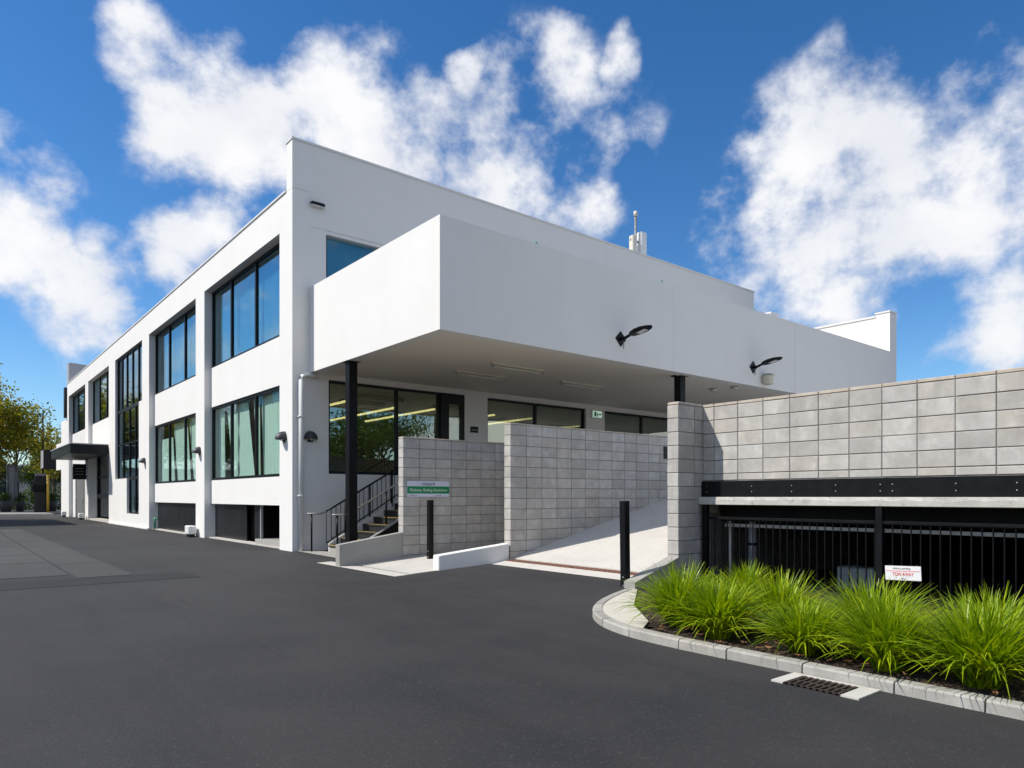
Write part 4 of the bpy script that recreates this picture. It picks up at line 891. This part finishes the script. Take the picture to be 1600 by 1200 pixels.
# ------------------------------------------------------------------ trees
def tree_mesh(seed, H, RAD, nleaf, size, trunk_h, open_=0.0):
    r = random.Random(seed); bmT = bmesh.new(); tips = []
    tube(bmT, [(0, 0, -.1), (.03, .02, trunk_h * .5), (-.02, .05, trunk_h), (.05, 0, H * .7)], [.17, .14, .12, .05], 9)
    for k in range(13):
        a = k * 2.399 + r.uniform(-.4, .4); z0 = trunk_h * r.uniform(.75, 1.0) + (H * .55 - trunk_h * .75) * r.random(); q = r.uniform(.55, 1.0)
        e = Vector((math.cos(a) * RAD * q, math.sin(a) * RAD * q, min(H, z0 + r.uniform(.4, 1.0) * (H - z0) * .8)))
        m_ = Vector((e.x * .45, e.y * .45, z0 + (e.z - z0) * .65)); tube(bmT, [(0, 0, z0), m_, e], [.06, .04, .012], 6); tips += [e, m_ * .4 + e * .6]
        for _ in range(3):
            e2 = m_.lerp(e, r.uniform(.3, 1)) + Vector((r.gauss(0, .8), r.gauss(0, .8), r.uniform(0, 1.1))); tube(bmT, [m_.lerp(e, .4), e2], [.022, .007], 5); tips.append(e2)
    tips += [Vector((r.gauss(0, RAD * .25), r.gauss(0, RAD * .25), H * r.uniform(.8, 1))) for _ in range(6)]
    bmL = bmesh.new()
    for _ in range(nleaf):
        c = r.choice(tips); sg_ = RAD * .17; p_ = c + Vector((r.gauss(0, sg_), r.gauss(0, sg_), r.gauss(0, sg_ * .75)))
        s = size * r.uniform(.6, 1.25); n_ = Vector((r.gauss(0, 1), r.gauss(0, 1), r.gauss(.5, .8))).normalized(); t2 = n_.orthogonal().normalized(); t2 = Matrix.Rotation(r.uniform(0, 6.28), 3, n_) @ t2; b2 = n_.cross(t2)
        bmL.faces.new([bmL.verts.new(p_ + t2 * s), bmL.verts.new(p_ + b2 * s * .55), bmL.verts.new(p_ - t2 * s), bmL.verts.new(p_ - b2 * s * .55)])
    out = []
    for nm, b_, m in (('trunk', bmT, 'bark'), ('crown', bmL, None)):
        bmesh.ops.recalc_face_normals(b_, faces=b_.faces) if nm == 'trunk' else None
        me = bpy.data.meshes.new(nm); b_.to_mesh(me); b_.free()
        if m: me.materials.append(M[m])
        out.append(me)
    return out
TM = [tree_mesh(1, 10.6, 4.3, 15000, .15, 2.7), tree_mesh(2, 8.6, 3.2, 5200, .14, 2.6), tree_mesh(3, 7.2, 3.4, 9000, .13, 1.4)]
def tree(k, x, y, rz, sc_, mat, label, group):
    t_ = thing('street_tree', (x, y, 0), label, 'tree', group)
    a = link('trunk', TM[k][0], None, t_, (x, y, 0)); me = TM[k][1]
    key = (k, mat)
    if key not in TC: c_ = me.copy(); c_.materials.append(M[mat]); TC[key] = c_
    b = link('crown', TC[key], None, t_, (x, y, 0)); t_.rotation_euler = (0, 0, rz); t_.scale = (sc_,) * 3
TC = {}
tree(0, -4.6, 56.5, .3, 1.0, 'leaf_autumn', 'large yellowing street tree at the left edge of the picture', 'autumn street trees')
tree(1, -1.2, 62.0, 1.2, .95, 'leaf_autumn', 'slender yellow-green street tree behind the lamp post', 'autumn street trees')
tree(1, 2.4, 69.0, 3.0, .85, 'leaf_autumn', 'sparse yellowish street tree just left of the building end', 'autumn street trees')
tree(0, -9.5, 60.0, 2.0, 1.05, 'leaf_autumn', 'yellowing tree outside the left edge, mirrored in the far windows', 'autumn street trees')
tree(0, -16.0, 64.0, 4.0, 1.0, 'leaf_green', 'green street tree further along, mirrored in the stair window', 'autumn street trees')
tree(2, 17.5, -33, 0, 1.05, 'leaf_green', 'bushy tree behind the viewer, mirrored in the large front window', 'trees out of frame')
tree(1, 22.5, -36, 2, 1.0, 'leaf_green', 'slim tree behind the viewer, mirrored beside the front door', 'trees out of frame')
tree(2, 12.5, -40, 1, 1.1, 'leaf_green', 'wide tree behind the viewer, mirrored left in the front window', 'trees out of frame')
tree(2, -2.8, 78, 1, .8, 'leaf_green', 'low green tree across the street under the yellow crowns', 'trees across the street')
tree(2, 2.6, 80, 4, .75, 'leaf_green', 'low green tree across the street beside the building end', 'trees across the street')
tree(2, -7.5, 80, 2.6, .8, 'leaf_green', 'low green tree across the street at the far left', 'trees across the street')
# ------------------------------------------------------------------ the far street
nb = thing('brick_building', (-15, 32, 0), 'brown brick neighbour across the lane, outside the picture, shading the driveway', 'building')
B('wall', [(-24, -10.2, 27.5, 38.0, 0, 10.6)], 'neighbour_brick', nb); B('coping', [(-24.1, -10.1, 27.4, 38.1, 10.6, 10.75)], 'coping_metal', nb)
for k in range(3):
    for z0 in (1.2, 4.4, 7.6):
        f_ = B('window', [(-10.2, -10.15, 28.6 + k * 3.1, 30.4 + k * 3.1, z0, z0 + 1.9)], 'frame_black', nb); B('pane', [(-10.149, -10.14, 28.7 + k * 3.1, 30.3 + k * 3.1, z0 + .1, z0 + 1.8)], 'glass_upper', f_)
b_ = thing('shop_building', (-2, 92, 0), 'low pale shop building across the street behind the trees', 'building')
B('wall', [(-30, 14, 90, 98, 0, 5.0)], 'far_wall', b_); B('roof', [(-30.3, 14.3, 89.7, 98.3, 5.0, 5.3)], 'grey_parapet', b_)
for k in range(11):
    f_ = B('window', [(-29 + k * 3.9, -26.3 + k * 3.9, 89.93, 89.99, .6, 3.2)], 'frame_black', b_); B('pane', [(-28.9 + k * 3.9, -26.4 + k * 3.9, 89.9, 89.92, .7, 3.1)], 'glass_upper', f_)
t_ = thing('lamp_post', (-.55, 58, 0), 'dark street lamp post with a long horizontal arm beside the trees', 'lamp post')
T('post', [(.3, 56.5, 0), (.3, 56.5, 8.95)], [.09, .055], 'black_steel', t_, 10); T('arm', [(.3, 56.5, 8.55), (-1.9, 57.6, 8.5)], .045, 'black_steel', t_, 8); B('lantern', [(-2.5, -1.8, 57.5, 57.8, 8.42, 8.54)], 'black_steel', t_, .02)
t_ = thing('hanging_sign_box', (-.5, 48, 3.4), 'dark grey box shop sign hanging beyond the entrance canopy', 'sign')
B('box', [(-.55, .55, 47.2, 49.0, 3.5, 4.95)], 'frame_black', t_, .02); B('light_face', [(-.565, -.551, 47.25, 48.95, 3.55, 4.9)], 'banner_grey', t_); B('hanger', [(.0, .08, 48, 48.08, 4.95, 5.3)], 'black_steel', t_); B('arm', [(.0, 1.5, 48, 48.08, 5.0, 5.08)], 'black_steel', t_)
t_ = thing('payment_kiosk', (-.6, 52, .11), 'black street kiosk with yellow post beyond the entrance', 'kiosk')
B('body', [(-.85, -.05, 50.2, 50.8, .11, 3.0)], 'black_panel', t_, .03); B('screen_head', [(-1.05, .15, 50.0, 50.9, 1.75, 2.3)], 'black_steel', t_, .04); B('cap', [(-.8, -.1, 50.25, 50.75, 3.0, 3.2)], 'print_grey', t_); T('yellow_post', [(-.02, 49.7, .11), (-.02, 49.7, 3.1)], .09, 'yellow_paint', t_, 10)
for x, y, h0, h1, l in ((-2.05, 54.6, .9, 4.0, 'nearer'), (-1.75, 56.0, 1.2, 3.6, 'farther')):
    t_ = thing('banner', (x, y, .01), 'tall grey fabric banner on a pole under the yellow trees, %s of two' % l, 'banner', 'grey street banners')
    bm = bmesh.new(); g2 = []
    for j in range(9):
        s = j / 8; wdt = .33 - .05 * math.sin(s * 3.1); g2.append([bm.verts.new((x + q * wdt * .85, y + q * wdt * .3 + .04 * math.sin(s * 5 + q), h0 + (h1 - h0) * s)) for q in (-1, -.5, 0, .5, 1)])
    for a, c in zip(g2, g2[1:]):
        for k in range(4): bm.faces.new((a[k], a[k + 1], c[k + 1], c[k]))
    bmesh.ops.solidify(bm, geom=list(bm.faces), thickness=.01); fin('cloth', bm, 'banner_grey', t_, True); T('pole', [(x - .32, y, 0.01), (x - .32, y, h1 + .15)], .03, 'dull_pipe', t_); B('foot', [(x - .6, x - .05, y - .25, y + .25, .012, .08)], 'pot_black', t_)
def planter(x, y, z, r_, label):
    t_ = thing('planter', (x, y, z), label, 'planter', 'black street planters')
    bm = bmesh.new(); tube(bm, [(x, y, z), (x, y, z + .15), (x, y, z + .6), (x, y, z + .95), (x, y, z + 1.0)], [r_ * .6, r_ * .8, r_ * 1.05, r_ * .95, r_ * .85], 18); fin('pot', bm, 'pot_black', t_, True)
    rp = random.Random(int(x * 100)); bm = bmesh.new()
    for _ in range(420):
        p_ = Vector((x + rp.gauss(0, r_ * .55), y + rp.gauss(0, r_ * .55), z + 1.25 + rp.gauss(0, .22))); s = rp.uniform(.05, .11); n_ = Vector((rp.gauss(0, 1), rp.gauss(0, 1), rp.gauss(0, 1))).normalized(); t2 = n_.orthogonal().normalized(); b2 = n_.cross(t2)
        bm.faces.new([bm.verts.new(p_ + t2 * s), bm.verts.new(p_ + b2 * s * .5), bm.verts.new(p_ - t2 * s), bm.verts.new(p_ - b2 * s * .5)])
    fin('leaves', bm, 'leaf_green', t_)
planter(-2.55, 52.6, .012, .42, 'round black planter on the street at the left picture edge'); planter(.75, 54.5, .012, .38, 'round black planter right of the yellow post'); planter(-1.3, 57.0, .012, .35, 'round black planter between the grey banners')
# hedge across the road, uncountable leaves
bm = bmesh.new(); rh = random.Random(77)
for _ in range(15000):
    x = rh.uniform(-22, 12); q = rh.random(); p_ = Vector((x, 70.5 + rh.gauss(0, .6), rh.uniform(0, 1.9 + .5 * math.sin(x * .9) + .3 * math.sin(x * 2.7)))); s = rh.uniform(.07, .15)
    n_ = Vector((rh.gauss(0, 1), rh.gauss(-.4, 1), rh.gauss(.4, 1))).normalized(); t2 = n_.orthogonal().normalized(); b2 = n_.cross(t2)
    bm.faces.new([bm.verts.new(p_ + t2 * s), bm.verts.new(p_ + b2 * s * .6), bm.verts.new(p_ - t2 * s), bm.verts.new(p_ - b2 * s * .6)])
me = bpy.data.meshes.new('hedge'); bm.to_mesh(me); bm.free(); tag(link('hedge', me, 'leaf_green', None, (0, 0, 0)), 'dense green hedge across the street at the far left', 'hedge', kind='stuff')
# blade sign and utility boxes along the facade
t_ = thing('blade_sign', (0, 29.6, 2.7), 'small black blade sign projecting beside the entrance', 'sign'); B('panel', [(-.72, -.06, 30.7, 30.78, 2.35, 3.25)], 'frame_black', t_, .01); B('arm', [(-.06, .02, 30.72, 30.76, 2.5, 2.56), (-.06, .02, 30.72, 30.76, 3.0, 3.06)], 'black_steel', t_)
for k in range(3): B('printed_line', [(-.62, -.2, 30.694, 30.699, 2.62 + k * .17, 2.66 + k * .17)], 'print_grey', t_)
for x0, y0, l in ((-.42, 7.9, 'between the black basement panels'), (-.5, 30.7, 'right of the grey service doors'), (-.55, 37.6, 'at the far end of the facade')):
    t_ = thing('utility_box', (x0, y0, 0), 'small white meter box on the ground ' + l, 'utility box', 'white boxes along the facade')
    B('casing', [(x0 + .1, x0 + .36, y0 + .1, y0 + .58, .09, .38)], 'white_plastic', t_, .03); B('foot', [(x0 + .14, x0 + .32, y0 + .16, y0 + .5, 0, .09)], 'frame_black', t_)
t_ = thing('garden_tap', (.1, 14.9, 0), 'small green tap stand left of the black basement panel', 'tap'); T('stand', [(.14, 14.8, 0), (.14, 14.8, .5)], .04, 'green_paint', t_); T('spout', [(.14, 14.8, .45), (.14, 14.35, .45)], .03, 'green_paint', t_); B('base', [(.05, .24, 14.7, 14.9, .036, .07)], 'dull_pipe', t_)
